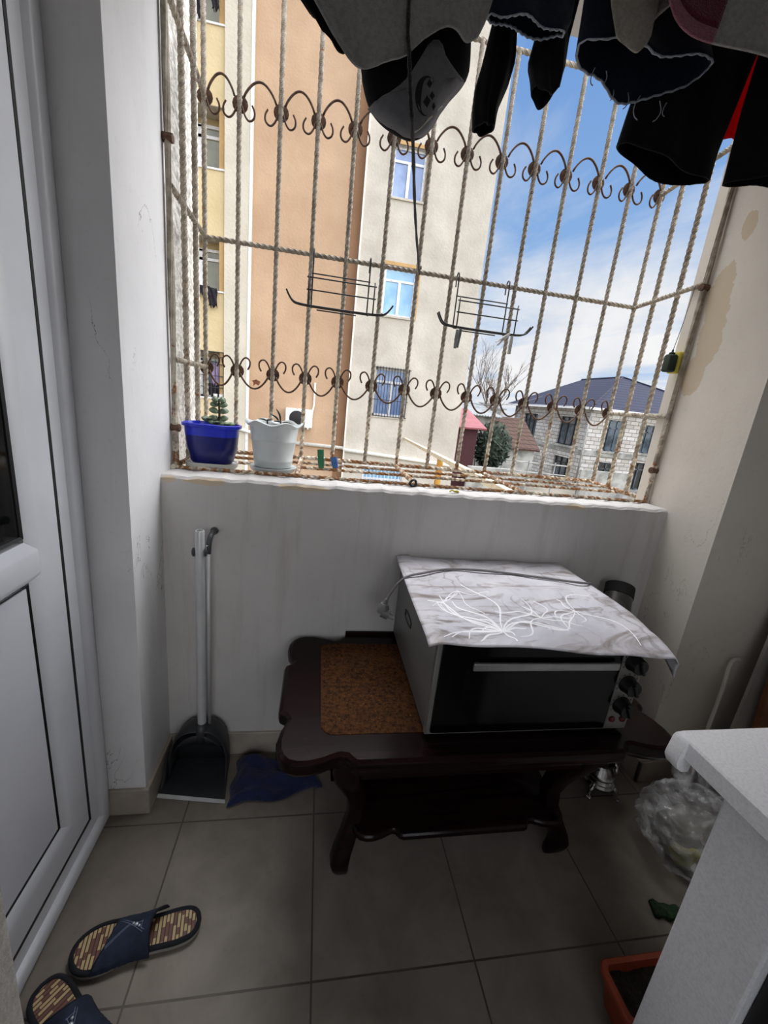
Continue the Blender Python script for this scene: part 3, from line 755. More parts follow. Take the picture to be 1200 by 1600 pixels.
for k in range(4):
    a = radians(45 + 90 * k - 12); c, s = cos(a), sin(a)
    P = lambda r, z: (sx + c * r, sy + s * r, z)
    m = MB(); m.tube([P(.048, .042), P(.060, .040), P(.069, .028), P(.071, .014), P(.079, .006)], [.010, .011, .009, .007, .006], 10)
    for q in (-.35, 0, .35):
        m.tube([P(.068, .010), (sx + cos(a + q * .25) * .088, sy + sin(a + q * .25) * .088, .004)], [.006, .004], 8)
    m.sphere(P(.052, .044), .011)
    m.build('claw_foot', 'chrome', t, smooth=True)
m = MB().tube([(sx - .02, sy - .062, .19), (sx - .03, sy - .088, .19), (sx - .032, sy - .094, .180), (sx - .032, sy - .094, .166)], [.008, .008, .007, .006], 10)
m.build('tap', 'chrome', t, smooth=True)

# ------------------------------------------------------------------ white lidded cabinet, right foreground
t = thing('white_cabinet', (1.05, .30, 0), 'white lidded cabinet filling the lower right corner', 'cabinet')
m = MB(); m.bbox(.752, 1.36, .338, .468, 0, .80, .004, 2)
m.build('side_panel', 'white_app', t)
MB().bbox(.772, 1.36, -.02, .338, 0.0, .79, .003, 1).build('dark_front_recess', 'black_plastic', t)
lid = MB()
# lid slab with a turned-down skirt along its left edge
prof = [(.722, .8550), (.715, .8540), (.712, .8500), (.712, .8170), (.715, .8140), (.728, .8140), (.730, .826)]
ya, yb = -.06, .548
lid.ring_loft([[(x, y, z) for x, z in prof] + [(1.40, y, .830), (1.40, y, .855)] for y in (ya, yb)])
lid.build('lid', 'white_app', t, auto=35)
# rounded corner block at the far end of the skirt
bp = [(.720, .8545), (.710, .8535), (.705, .848), (.699, .812), (.699, .803), (.704, .792), (.716, .783), (.732, .782), (.733, .795), (.735, .815)]
rings = [[(.720 + (x - .720) * k, y, .815 + (z - .815) * k) for x, z in bp] for y, k in ((.522, .94), (.525, 1.0), (.547, 1.0), (.550, .94))]
MB().ring_loft(rings).build('lid_corner', 'white_app', t, auto=35)

# ------------------------------------------------------------------ planter, bag, scraps on the floor
t = thing('window_box_planter', (.98, .53, 0), 'terracotta plastic planter box full of dark soil beside the white cabinet', 'planter')
def rrect(x0, x1, y0, y1, r, n=5):
    pts = []
    for (cx, cy, a) in ((x1 - r, y1 - r, 0), (x0 + r, y1 - r, 90), (x0 + r, y0 + r, 180), (x1 - r, y0 + r, 270)):
        for i in range(n + 1):
            b = radians(a + 90 * i / n); pts.append((cx + r * cos(b), cy + r * sin(b)))
    return pts
def rbox_loft(levels): return MB().ring_loft([[(x, y, z) for x, y in rrect(*q, r)] for (*q, r, z) in levels], True, True, True)
rbox_loft([(.795, 1.18, .487, .572, .015, 0), (.772, 1.20, .477, .582, .017, .105), (.764, 1.21, .4725, .589, .02, .106), (.763, 1.21, .472, .590, .02, .120), (.766, 1.208, .475, .587, .018, .123), (.778, 1.195, .485, .577, .012, .122), (.782, 1.19, .488, .574, .012, .090)]).build('planter_box', 'terracotta', t, auto=35)
m = MB(); n = 40; vs = []; ny = 12
for j in range(ny + 1):
    for i in range(n + 1):
        vs.append((.781 + .41 * i / n, .487 + .088 * j / ny, .094 + .006 * random.random() + .004 * sin(i * .7)))
m.add(vs, [(j * (n + 1) + i, j * (n + 1) + i + 1, (j + 1) * (n + 1) + i + 1, (j + 1) * (n + 1) + i) for j in range(ny) for i in range(n)])
m.build('soil', 'soil', t)

t = thing('plastic_bag', (1.33, .88, 0), 'crumpled see-through plastic bag on the floor behind the white cabinet', 'bag')
from mathutils import noise as mnoise
def crumple(seed, k, amp):
    def f(d):
        v = Vector(d) * k + Vector((seed, seed * 2, 0))
        a = mnoise.noise(v); b = abs(mnoise.noise(v * 2.1)); return 1 + amp * a + amp * .7 * (b - .3)
    return f
def crease(seed, k, amp):
    def f(d):
        v = Vector(d) * k + Vector((seed, seed * 2, 0)); n1 = mnoise.noise(v); n2 = mnoise.noise(v * 2.3 + Vector((5, 1, 2)))
        return 1 + amp * (.5 - 1.6 * abs(n1)) * .8 + amp * .5 * (.3 - abs(n2))
    return f
m = MB(); m.sphere((1.335, .870, .118), .162, .150, .118, 72, 50, crease(3.1, 1.7, .30))
m.build('bag_body', 'bag', t, smooth=True)
m = MB(); rings = []
for k in range(9):
    s = k / 8; cz = .175 + .075 * s; rad = .055 + .05 * s * s
    rings.append([(1.40 + .02 * s + rad * (1 + .35 * sin(5 * a + k * .5) + .15 * sin(11 * a)) * cos(a), .93 + rad * (1 + .35 * sin(5 * a + k * .5)) * sin(a), cz + .014 * sin(7 * a) * s) for a in [2 * pi * i / 48 for i in range(48)]])
m.ring_loft(rings, True, False, False); m.build('bag_gathered_top', 'bag', t, smooth=True)
MB().sphere((1.345, .875, .080), .105, .095, .078, 24, 16, crumple(7, 1.6, .3)).build('bag_contents', 'bag_content', t, smooth=True)
MB().sphere((1.29, .845, .072), .05, .05, .05, 16, 12, crumple(9, 2.0, .3)).build('bag_contents', 'bag_content2', t, smooth=True)

m = MB(); pts = [(1.462, 1.138), (1.432, 1.118), (1.437, 1.092), (1.50, 1.045), (1.62, .985), (1.80, .935), (1.85, 1.05), (1.70, 1.14)]
o = m.ring_loft([[(x, y, z) for x, y in q] for q, z in ((pts, .001), (pts, .016), (offset_poly(pts, .004), .020))]).build('wooden_board', 'brown_board')
tag(o, 'reddish brown board lying flat on the floor at the foot of the right wall', 'board')
m = MB(); rings = []
for i in range(15):
    s = i / 14; cx = 1.085 + .15 * s; cy = .737 - .045 * s; w = .020 + .004 * sin(i * 2.1)
    rings.append([(cx + .3 * w, cy + w, .003), (cx + .25 * w, cy + w * .9, .014 + .004 * sin(i * 1.3)), (cx, cy, .018 + .003 * sin(i)), (cx - .25 * w, cy - w * .9, .014 + .003 * sin(i * 1.9)), (cx - .3 * w, cy - w, .003)])
o = m.ring_loft(rings).build('turf_scrap', 'green_turf'); tag(o, 'dark green scrap of fibrous matting on the floor near the plastic bag', 'scrap')

# ------------------------------------------------------------------ boards leaning against the right wall
MT['laminate'] = mat('pale_laminate', (176, 172, 166), (156, 152, 146), rough=.45, scale=4)
MT['batten'] = mat('brown_batten_wood', (132, 86, 52), (104, 64, 38), rough=.6, scale=14)
def leaning(x0, x1, zt, yb, yt, th, m0=None, dx=0.0):
    return (m0 or MB()).add([(x0, yb, 0.022), (x1, yb, 0.022), (x1 + dx, yt, zt), (x0 + dx, yt, zt), (x0, yb + th, 0.022), (x1, yb + th, 0.022), (x1 + dx, yt + th, zt), (x0 + dx, yt + th, zt)], [(0, 1, 2, 3), (4, 7, 6, 5), (0, 4, 5, 1), (1, 5, 6, 2), (2, 6, 7, 3), (3, 7, 4, 0)])
for k, (x0, x1, zt, yb, lab) in enumerate(((1.575, 1.77, 1.12, 1.035, 'pale laminate board leaning against the right wall, nearest the corner pier'), (1.785, 2.08, 1.16, 1.04, 'pale laminate board leaning behind the brown batten at the right edge'))):
    o = leaning(x0, x1, zt, yb, 1.13, .012, None, .15 * zt).build('laminate_board', 'laminate'); tag(o, lab, 'board', 'laminate boards at the right wall')
    # tongue-and-groove seams are part of the board
    g = MB()
    for q in range(1, 5):
        z = zt * q / 5 + .01 * k; y = yb + (1.135 - yb) * (z - .022) / (zt - .022)
        g.box(x0 + .15 * z + .002, x1 + .15 * z - .002, y - .0012, y + .002, z - .0018, z + .0018)
    g.build('groove_lines', 'rubber_grey', o)
o = leaning(1.645, 1.70, 1.05, .985, 1.09, .02, None, .07).build('wooden_batten', 'batten'); tag(o, 'brown wooden batten leaning upright at the right edge above the white cabinet', 'batten')
o = leaning(1.76, 1.85, .56, .93, 1.05, .02, None, .06).build('dark_panel', 'black_plastic'); tag(o, 'dark narrow panel leaning at the right edge beside the brown batten', 'panel')
o = MB().tube(smooth_poly([(1.545, 1.09, .018), (1.56, 1.10, .25), (1.588, 1.12, .5), (1.600, 1.135, .56), (1.622, 1.145, .59), (1.66, 1.15, .585)], 2), .007, 8).build('cable_loop', 'pipe_white', smooth=True); tag(o, 'pale cable looped up the right wall beside the laminate boards', 'cable')

# ------------------------------------------------------------------ dustpan with long handle, navy rag
t = thing('dustpan', (-.355, 1.27, 0), 'charcoal long-handled dustpan with a pale lip, standing in the left corner', 'dustpan')
def pan_ring(s, inner):
    """open scoop section at depth s (0 lip .. 1 back)"""
    y = 1.185 + .165 * s + (-.004 if inner else 0); xc = -.356; hw = .112 - .010 * s - (.004 if inner else 0)
    h = (.012 + .165 * s ** 1.1) - (.004 if inner else 0)
    pts = []
    for i in range(15):
        a = pi * i / 14; pts.append((xc - hw * cos(a) ** 1 if True else 0, y, .004 + (.004 if inner else 0) + h * (sin(a) ** .55 if sin(a) > 0 else 0)))
    return pts
m = MB()
# floor plate
m.add([(-.470, 1.205, .003), (-.243, 1.168, .003), (-.262, 1.345, .003), (-.450, 1.352, .003), (-.470, 1.205, .006), (-.243, 1.168, .006), (-.262, 1.345, .010), (-.450, 1.352, .010)], [(0, 3, 2, 1), (4, 5, 6, 7), (0, 1, 5, 4), (1, 2, 6, 5), (2, 3, 7, 6), (3, 0, 4, 7)])
def hood(yoff, sc, z0):
    pts = []
    n = 20
    for i in range(n + 1):
        a = pi * i / n; ca = cos(a); sa = max(0, sin(a))
        pts.append((-.356 - .100 * sc * (abs(ca) ** .75) * (1 if ca > 0 else -1), z0 + .205 * sc * sa ** .62))
    return pts
rings = []
for (y, sc) in ((1.262, 1.0), (1.30, 1.0), (1.335, .97), (1.352, .93)):
    rings.append([(x, y + .00 * 1, z) for x, z in hood(0, sc, .006)])
m2 = rings
m.ring_loft(rings, closed=False)
# back wall of the hood
bk = [(x, 1.352, z) for x, z in hood(0, .93, .006)]
m.add(bk, [tuple(range(len(bk)))])
# low cheeks running forward to the lip
for sx_, xl, yl in ((-1, -.470, 1.205), (1, -.243, 1.168)):
    xb = -.356 + sx_ * .100
    m.add([(xl, yl, .006), (xb, 1.262, .006), (xb, 1.262, .12), (xl + (xb - xl) * .35, yl + (1.262 - yl) * .35, .022)], [(0, 1, 2, 3)])
# front apron of the hood, curved plate below the handle socket
ap = []
for i in range(13):
    x = -.356 - .086 + .172 * i / 12; a = (i - 6) / 6
    ap.append((x, 1.262 + .004 * a * a, .197 - .075 * abs(a) ** 2.2)); 
apb = [(x, y + .014, .128 + .018 * (1 - abs((i - 6) / 6) ** 2)) for i, (x, y, z) in enumerate(ap)]
m.add(ap + apb, [(i, i + 1, 13 + i + 1, 13 + i) for i in range(12)])
b_ = m.build('scoop', 'dustpan', t, auto=40); s_ = b_.modifiers.new('thickness', 'SOLIDIFY'); s_.thickness = .003
m = MB(); m.add([(-.471, 1.206, .001), (-.242, 1.169, .001), (-.240, 1.160, .001), (-.473, 1.196, .001), (-.471, 1.206, .009), (-.242, 1.169, .009), (-.240, 1.160, .004), (-.473, 1.196, .004)], [(0, 3, 2, 1), (4, 5, 6, 7), (0, 1, 5, 4), (1, 2, 6, 5), (2, 3, 7, 6), (3, 0, 4, 7)])
m.build('rubber_lip', 'dust_lip', t)
m = MB(); rings = []
for (y, z, r) in ((1.272, .165, .016), (1.276, .200, .020), (1.280, .235, .019)): rings.append([(-.346 + r * cos(2 * pi * k / 16), y + r * sin(2 * pi * k / 16), z) for k in range(16)])
m.ring_loft(rings); m.build('handle_socket', 'dustpan', t, smooth=True)
px_, py_ = -.345, 1.283
m = MB(); m.lathe([(.0145, .175), (.0145, .952), (.0125, .956), (.0105, .956), (.0105, .90)], px_, py_, 20, cap1=True)
m.build('handle_tube', 'pole', t, auto=40)
for sgn in (-1, 1): MB().sphere((px_ + sgn * .018, py_ - .004, .885), .006, .009, .015, 10, 8).build('handle_clip', 'dark_clip', t, smooth=True)
MB().tube([(px_ + .018, py_ + .026, .20), (px_ + .018, py_ + .026, .90)], .0065, 10).build('slim_rod', 'pole', t, smooth=True)
m = MB(); m.tube(smooth_poly([(px_ + .019, py_ + .026, .87), (px_ + .020, py_ + .028, .905), (px_ + .022, py_ + .045, .925), (px_ + .024, py_ + .076, .928)], 1), .0085, 12)
m.sphere((px_ + .024, py_ + .083, .928), .013, .012, .013, 14, 10)
m.build('hanger_hook', 'dark_clip', t, smooth=True)

m = MB(); NXr, NYr = 44, 34
vs = []
edge = [(-.232, 1.145), (-.10, 1.158), (.03, 1.172), (.095, 1.196), (.085, 1.26), (.02, 1.31), (-.085, 1.345), (-.17, 1.335), (-.222, 1.300), (-.232, 1.22)]
def rag_pt(u, v):
    x = (1 - v) * ((1 - u) * -.232 + u * .090) + v * ((1 - u) * -.222 + u * .03)
    y = (1 - v) * (1.142 + .055 * u + .012 * sin(u * 9)) + v * (1.325 - .01 * u + .012 * sin(u * 8))
    e = min(u, 1 - u, v, 1 - v) * 2
    k = min(1, e * 5)
    z = .004 + k * (.012 + .016 * (mnoise.noise(Vector((u * 4, v * 4, 1.3))) + .5) + .018 * max(0, sin(u * 7 + v * 6 + 1)) ** 3 + .012 * v)
    return (x + .006 * sin(v * 11), y, z)
for j in range(NYr + 1):
    for i in range(NXr + 1): vs.append(rag_pt(i / NXr, j / NYr))
m.add(vs, [(j * (NXr + 1) + i, j * (NXr + 1) + i + 1, (j + 1) * (NXr + 1) + i + 1, (j + 1) * (NXr + 1) + i) for j in range(NYr) for i in range(NXr)])
o = m.build('floor_rag', 'rag', smooth=True); o.modifiers.new('thickness', 'SOLIDIFY').thickness = .005
tag(o, 'crumpled navy cloth rag on the floor between the dustpan and the table', 'rag')

# ------------------------------------------------------------------ slippers (local frame: toe at +x)
def slipper_outline(n=60, grow=0.0):
    """sole outline, heel at x=-.14, toe at x=.14"""
    ctr = [(-.140, 0), (-.136, .022), (-.118, .036), (-.085, .040), (-.045, .037), (0, .036), (.035, .042), (.070, .050), (.102, .048), (.126, .034), (.139, .012), (.141, -.006), (.134, -.026), (.112, -.044), (.078, -.052), (.035, -.048), (-.005, -.039), (-.045, -.036), (-.085, -.039), (-.118, -.035), (-.136, -.021)]
    p = smooth_poly(ctr + [ctr[0]], 2)[:-1]
    if grow: p = offset_poly(p, -grow) if True else p
    return p
def make_slipper(name, label):
    t = thing(name, (0, 0, 0), label, 'slipper', 'navy bamboo slippers on the floor')
    so = slipper_outline()
    if sum(a[0] * b[1] - b[0] * a[1] for a, b in zip(so, so[1:] + so[:1])) < 0: so = so[::-1]
    MB().ring_loft([[(x, y, z) for x, y in offset_poly(so, d)] for d, z in ((.003, 0), (0, .003), (0, .011), (.002, .013))]).build('sole', 'sole', t, base=None, auto=40)
    MB().ring_loft([[(x, y, z) for x, y in offset_poly(so, d)] for d, z in ((.000, .012), (-.0015, .015), (-.0005, .019), (.004, .021), (.0085, .0205), (.010, .018))], True, False, False).build('edge_binding', 'navy_bind', t, smooth=True)
    MB().ring_loft([[(x, y, z) for x, y in offset_poly(so, d)] for d, z in ((.008, .013), (.008, .0185), (.009, .019))]).build('bamboo_insole', 'bamboo', t)
    # strap: diagonal band arching over the forefoot, wide at the arch
    N, K = 24, 18; m = MB(); rings = []
    def edge_at(xq, side):
        best = None
        for (x, y) in so:
            if (y > 0) == (side > 0):
                dd = abs(x - xq)
                if best is None or dd < best[0]: best = (dd, y)
        return best[1]
    for i in range(N + 1):
        s = i / N                       # heel edge .. toe edge of the strap
        row = []
        for k in range(K + 1):
            u = k / K                   # +y side .. -y side
            xa = -.062 + .016 * sin(pi * u) * 1.0 + .030 * (1 - u)       # heel-side edge
            xb = .088 - .040 * u - .012 * sin(pi * u)                # toe-side edge
            x = xa + (xb - xa) * s
            yp = edge_at(x, 1) + .010 * (1 - s); yn = edge_at(x, -1) - .010 * (1 - s)
            yy = yp + (yn - yp) * u
            hgt = (.050 - .022 * s) * (max(0.0, sin(pi * u)) ** .65)
            row.append((x, yy, .014 + hgt))
        rings.append(row)
    m.ring_loft(rings, closed=False)
    st = m.build('strap', 'navy', t, smooth=True); sl = st.modifiers.new('thickness', 'SOLIDIFY'); sl.thickness = .003; sl.offset = 1
    def on(s, u, up=.0042):
        i = min(N - 1e-6, max(0, s * N)); k = min(K - 1e-6, max(0, u * K)); a, b = int(i), int(k); fi, fk = i - a, k - b
        p = [(1 - fi) * ((1 - fk) * rings[a][b][q] + fk * rings[a][b + 1][q]) + fi * ((1 - fk) * rings[a + 1][b][q] + fk * rings[a + 1][b + 1][q]) for q in range(3)]
        return (p[0], p[1], p[2] + up)
    for e_ in (0, 1): MB().tube([on(e_, u / 18, .001) for u in range(1, 18)], .0028, 6).build('strap_piping', 'navy_bind', st, smooth=True)
    m = MB()
    for a, b in (((0.15, .30), (.95, .80)), ((.12, .33), (.92, .83)), ((.55, .55), (.95, .28)), ((.58, .58), (.98, .31)), ((.22, .52), (.52, .52)), ((.20, .36), (.24, .54))):
        m.tube([on(a[0] + (b[0] - a[0]) * q / 10, a[1] + (b[1] - a[1]) * q / 10, .0032) for q in range(11)], .0007, 5)
    m.build('stitching', 'stitch', st)
    for q, (s, u) in enumerate(((.28, .44), (.38, .50), (.48, .55))):
        MB().sphere(on(s, u, .0035), .0042 if q == 1 else .003, None, .0015, 10, 6).build('stud', 'stud', st, smooth=True)
    MB().add([on(0.02, .02, -.006), on(0.02, .16, -.008), on(.10, .14, -.012), on(.10, .02, -.010)], [(0, 1, 2, 3)]).build('strap_lining', 'lining', st)
    return t
sl = make_slipper('slipper', 'navy slipper with bamboo insole lying whole on the tiles, toe towards the door')
sl.location = (-.375, .796, .001); sl.scale = (1.05, 1.05, 1.05); sl.rotation_euler = (0, 0, atan2(.758 - .808, -.52 + .228))
s2 = dup(sl, (-.440, .632, .001), atan2(-.16, .20), 'navy slipper with bamboo insole, cut by the bottom left corner of the picture')
# ------------------------------------------------------------------ laundry under the ceiling
LZ = 2.46
for k, (y, lab) in enumerate(((.94, 'thin clothesline nearest the room, under the balcony ceiling'), (1.0, 'thin clothesline carrying the light grey towels'), (1.1, 'thin clothesline carrying the cap and denim'), (1.2, 'thin clothesline carrying the black trousers'), (1.28, 'thin clothesline nearest the grille, carrying the red garment'))):
    xa = -.62 if y < 1.15 else -.487
    xb = 2.3 if y < 1.16 else 1.385
    o = MB().tube([(xa, y, LZ), ((xa + xb) / 2, y, LZ - .006), (xb, y, LZ)], .0022, 6).build('clothesline', 'line', smooth=True)
    tag(o, lab, 'clothesline', 'clotheslines under the ceiling')

def coons(B, Lf, Rt, T, ns, nt):
    """Coons patch in (x, z): bottom and top curves, left and right curves (bottom to top)"""
    g = []
    for j in range(nt + 1):
        t_ = j / nt; row = []
        l = lerp_poly(Lf, t_); r = lerp_poly(Rt, t_)
        for i in range(ns + 1):
            s = i / ns; b = lerp_poly(B, s); tp = lerp_poly(T, s)
            p = []
            for k in (0, 1):
                p.append((1 - t_) * b[k] + t_ * tp[k] + (1 - s) * l[k] + s * r[k] - ((1 - s) * (1 - t_) * B[0][k] + s * (1 - t_) * B[-1][k] + (1 - s) * t_ * T[0][k] + s * t_ * T[-1][k]))
            row.append(tuple(p))
        g.append(row)
    return g
def sheet(B, xl, xr, y0, fold=.012, nf=3.0, ph=0.0, ns=70, nt=26, Lf=None, Rt=None, lean=0.0, sm=2):
    B = smooth_poly(B, sm)
    Lf = Lf or [B[0], (xl, LZ)]; Rt = Rt or [B[-1], (xr, LZ)]
    Lf = [B[0]] + Lf[1:]; Rt = [B[-1]] + Rt[1:]
    T = [Lf[-1], Rt[-1]]
    g = coons(B, Lf, Rt, T, ns, nt); rings = []
    for j, row in enumerate(g):
        t_ = j / nt; r = []
        for i, (x, z) in enumerate(row):
            s = i / ns
            y = y0 + fold * sin(2 * pi * nf * s + ph + 1.2 * t_) * (1 - .8 * t_) * (.6 + .4 * sin(s * 9 + ph)) + lean * (1 - t_)
            r.append((x, y, z))
        rings.append(r)
    return rings
def cloth(name, m_, label, cat, B, xl, xr, y0, group=None, th=.005, parent=None, **kw):
    rings = sheet(B, xl, xr, y0, **kw)
    mb = MB(); mb.ring_loft(rings, closed=False)
    o = mb.build(name, m_, parent, smooth=True)
    sd = o.modifiers.new('thickness', 'SOLIDIFY'); sd.thickness = th; sd.offset = 0
    if parent is None: tag(o, label, cat, group)
    return o, rings
def garment(name, m_, label, cat, B, xl, xr, y0, bulge=.04, Lf=None, Rt=None, back_drop=.0, edge=None, edge_name='hem', th=.003, wob=.006, ns=44, nt=24, sm=2, ph=0.0):
    """hollow leg or sleeve: front and back sheets joined at the sides, open at the hem"""
    B = smooth_poly(B, sm)
    Lf = [B[0]] + ((Lf or [None, (xl, LZ)])[1:]); Rt = [B[-1]] + ((Rt or [None, (xr, LZ)])[1:])
    T = [Lf[-1], Rt[-1]]
    g = coons(B, Lf, Rt, T, ns, nt); rings = []
    for j, row in enumerate(g):
        t_ = j / nt; f = []; b = []
        for i, (x, z) in enumerate(row):
            s = i / ns; w = sqrt(max(0, 1 - (2 * s - 1) ** 2)); d = bulge * w * (1 - .86 * t_) + .002
            n1 = wob * sin(s * 13 + t_ * 6 + ph) * w * (1 - t_ * .7); n2 = wob * sin(s * 10 - t_ * 5 + 2 + ph) * w * (1 - t_ * .7)
            f.append((x, y0 - d + n1, z)); b.append((x, y0 + d + n2, z + back_drop * w * (1 - t_)))
        rings.append(f + b[::-1])
    t = thing(name, (sum(p[0] for p in B) / len(B), y0, min(p[1] for p in B)), label, cat)
    mb = MB(); mb.ring_loft(rings, True, False, True)
    o = mb.build('fabric', m_, t, smooth=True)
    sd = o.modifiers.new('thickness', 'SOLIDIFY'); sd.thickness = th; sd.offset = 1
    if edge:
        r0 = rings[0]; pts = [(p[0], p[1], p[2] + .0015 * sin(i * 1.9) * (1 if edge == 'denim_edge' else .2)) for i, p in enumerate(r0)]
        MB().tube(pts, .0026 if edge == 'denim_edge' else .0016, 6, closed=True).build(edge_name, edge, t, smooth=True)
    return t, rings

# light grey towel, nearest, centre left
cloth('towel', 'towel', 'large light grey towel hanging at the top, draped in front of the black cap', 'towel',
      [(.014, 2.037), (.039, 2.029), (.079, 2.031), (.119, 2.051), (.147, 2.083), (.162, 2.099), (.189, 2.111), (.218, 2.108), (.238, 2.103), (.249, 2.107), (.266, 2.123)], -.40, .33, 1.0, fold=.016, nf=2.2, ph=.4, th=.007,
      Lf=[None, (-.017, 2.066), (-.055, 2.110), (-.18, 2.25), (-.38, LZ)], Rt=[None, (.278, 2.15), (.284, 2.176), (.30, 2.25), (.33, LZ)], sm=1)
cloth('towel', 'towel_beige', 'small pale grey towel corner hanging in a curled point in front of the denim shorts', 'towel',
      [(.562, 2.189), (.576, 2.176), (.590, 2.162), (.602, 2.157), (.612, 2.159), (.629, 2.180), (.630, 2.215), (.645, 2.238), (.676, 2.257)], .44, .80, 1.0, fold=.012, nf=1.6, ph=1.0, th=.007, sm=1,
      Lf=[None, (.539, 2.23), (.50, 2.32), (.44, LZ)], Rt=[None, (.72, 2.32), (.80, LZ)])
# right towel, maroon panel with a pink border
t = thing('towel', (.85, .94, 2.15), 'grey towel with a maroon panel and pink border, hanging in the top right corner', 'towel')
def tw(name, m_, B, Lf, Rt, dy=0.0):
    rings = sheet(B, 0, 0, .94 + dy, fold=.010, nf=1.0, ph=.6 + B[0][0] * 6, ns=40, nt=26, Lf=Lf, Rt=Rt, sm=1)
    o = MB().ring_loft(rings, closed=False).build(name, m_, t, smooth=True); sd = o.modifiers.new('thickness', 'SOLIDIFY'); sd.thickness = .007; sd.offset = 0
# one continuous sheet laid out by columns: border strip along the hem, maroon block left, grey body right
hem = smooth_poly([(.560, 2.275), (.600, 2.225), (.622, 2.205), (.645, 2.186), (.685, 2.173), (.735, 2.168), (.786, 2.164), (.867, 2.157), (.95, 2.154), (1.10, 2.16)], 2)
def hem_z(x):
    for a, b in zip(hem, hem[1:]):
        if a[0] <= x <= b[0]: return a[1] + (b[1] - a[1]) * (x - a[0]) / (b[0] - a[0])
    return hem[-1][1]
def tpatch(name, m_, x0, x1, f0, f1, n=30, k=20):
    """block of the towel between columns x0..x1, heights f0..f1 given as functions of x"""
    rings = []
    for j in range(k + 1):
        r = []
        for i in range(n + 1):
            x = x0 + (x1 - x0) * i / n; z = f0(x) + (f1(x) - f0(x)) * j / k; q = (LZ - z) / .3
            r.append((x + .10 * (z - 2.17), .94 + .012 * sin(x * 17 + z * 4) * min(1, q), z))
        rings.append(r)
    o = MB().ring_loft(rings, closed=False).build(name, m_, t, smooth=True); sd = o.modifiers.new('thickness', 'SOLIDIFY'); sd.thickness = .007; sd.offset = 0
tpatch('pink_border', 'pink', .560, .737, hem_z, lambda x: hem_z(x) + .020)
tpatch('maroon_panel', 'maroon', .560, .737, lambda x: hem_z(x) + .020, lambda x: LZ)
tpatch('grey_body', 'towel', .737, 1.10, hem_z, lambda x: LZ)

# dark strap end at the left of the towel
cloth('garment', 'black_cloth', 'edge of a black garment peeking out left of the large grey towel', 'garment', [(-.074, 2.160), (-.040, 2.130), (-.012, 2.106), (.006, 2.098), (.022, 2.112)], -.42, -.30, 1.1, fold=.004, th=.006, Lf=[None, (-.22, 2.29), (-.42, LZ)], Rt=[None, (-.06, 2.24), (-.30, LZ)], sm=1)

# cap
t = thing('cap', (.165, 1.1, 1.975), 'black cap with a grey front panel and dark emblem, hanging below the grey towel', 'cap')
capo = smooth_poly([(.039, 2.110), (.040, 2.094), (.048, 2.057), (.064, 2.02), (.087, 1.999), (.117, 1.985), (.16, 1.974), (.184, 1.981), (.207, 1.998), (.222, 2.030), (.232, 2.052), (.279, 2.102), (.279, 2.142), (.27, 2.20), (.22, 2.27), (.16, 2.29), (.09, 2.25), (.045, 2.17), (.039, 2.110)], 2)[:-1]
cc = (.150, 2.11); D = .062
def cap_r(x, z):
    a = atan2(z - cc[1], x - cc[0]); d = math.hypot(x - cc[0], z - cc[1]); best = None
    for i, p in enumerate(capo):
        aa = atan2(p[1] - cc[1], p[0] - cc[0]); dd = abs((aa - a + pi) % (2 * pi) - pi)
        if best is None or dd < best[0]: best = (dd, math.hypot(p[0] - cc[0], p[1] - cc[1]))
    return min(1.0, d / best[1])
def cap_y(x, z): return 1.1 - D * sqrt(max(0, 1 - cap_r(x, z) ** 2.6))
rings = []
for k in range(1, 13):
    r = sin(pi / 2 * k / 12); rings.append([(cc[0] + (x - cc[0]) * r, 1.1 - D * sqrt(max(0, 1 - r ** 2.6)), cc[1] + (z - cc[1]) * r) for x, z in capo])
for k in range(12, 0, -1):
    r = sin(pi / 2 * k / 12) * .999; rings.append([(cc[0] + (x - cc[0]) * r, 1.1 + D * .9 * sqrt(max(0, 1 - r ** 2.6)), cc[1] + (z - cc[1]) * r) for x, z in capo])
MB().ring_loft(rings).build('crown', 'black_cloth', t, smooth=True)
def cap_patch(name, m_, poly, off, sm=1):
    poly = smooth_poly(poly + [poly[0]], sm)[:-1]; n = len(poly); gx = sum(p[0] for p in poly) / n; gz = sum(p[1] for p in poly) / n
    rings = []
    for k in range(1, 9):
        r = k / 8; rings.append([(gx + (x - gx) * r, cap_y(gx + (x - gx) * r, gz + (z - gz) * r) - off, gz + (z - gz) * r) for x, z in poly])
    m = MB(); m.ring_loft(rings, True, True, False); o = m.build(name, m_, t, smooth=True); sd = o.modifiers.new('thickness', 'SOLIDIFY'); sd.thickness = .003; sd.offset = 0
    return o
gp = cap_patch('front_panel', 'cap_grey', [(.064, 2.012), (.093, 2.018), (.133, 2.042), (.156, 2.078), (.176, 2.115), (.198, 2.120), (.214, 2.094), (.262, 2.088), (.272, 2.096), (.230, 2.045), (.205, 1.995), (.182, 1.980), (.158, 1.975), (.117, 1.986), (.086, 1.998)], .0035)
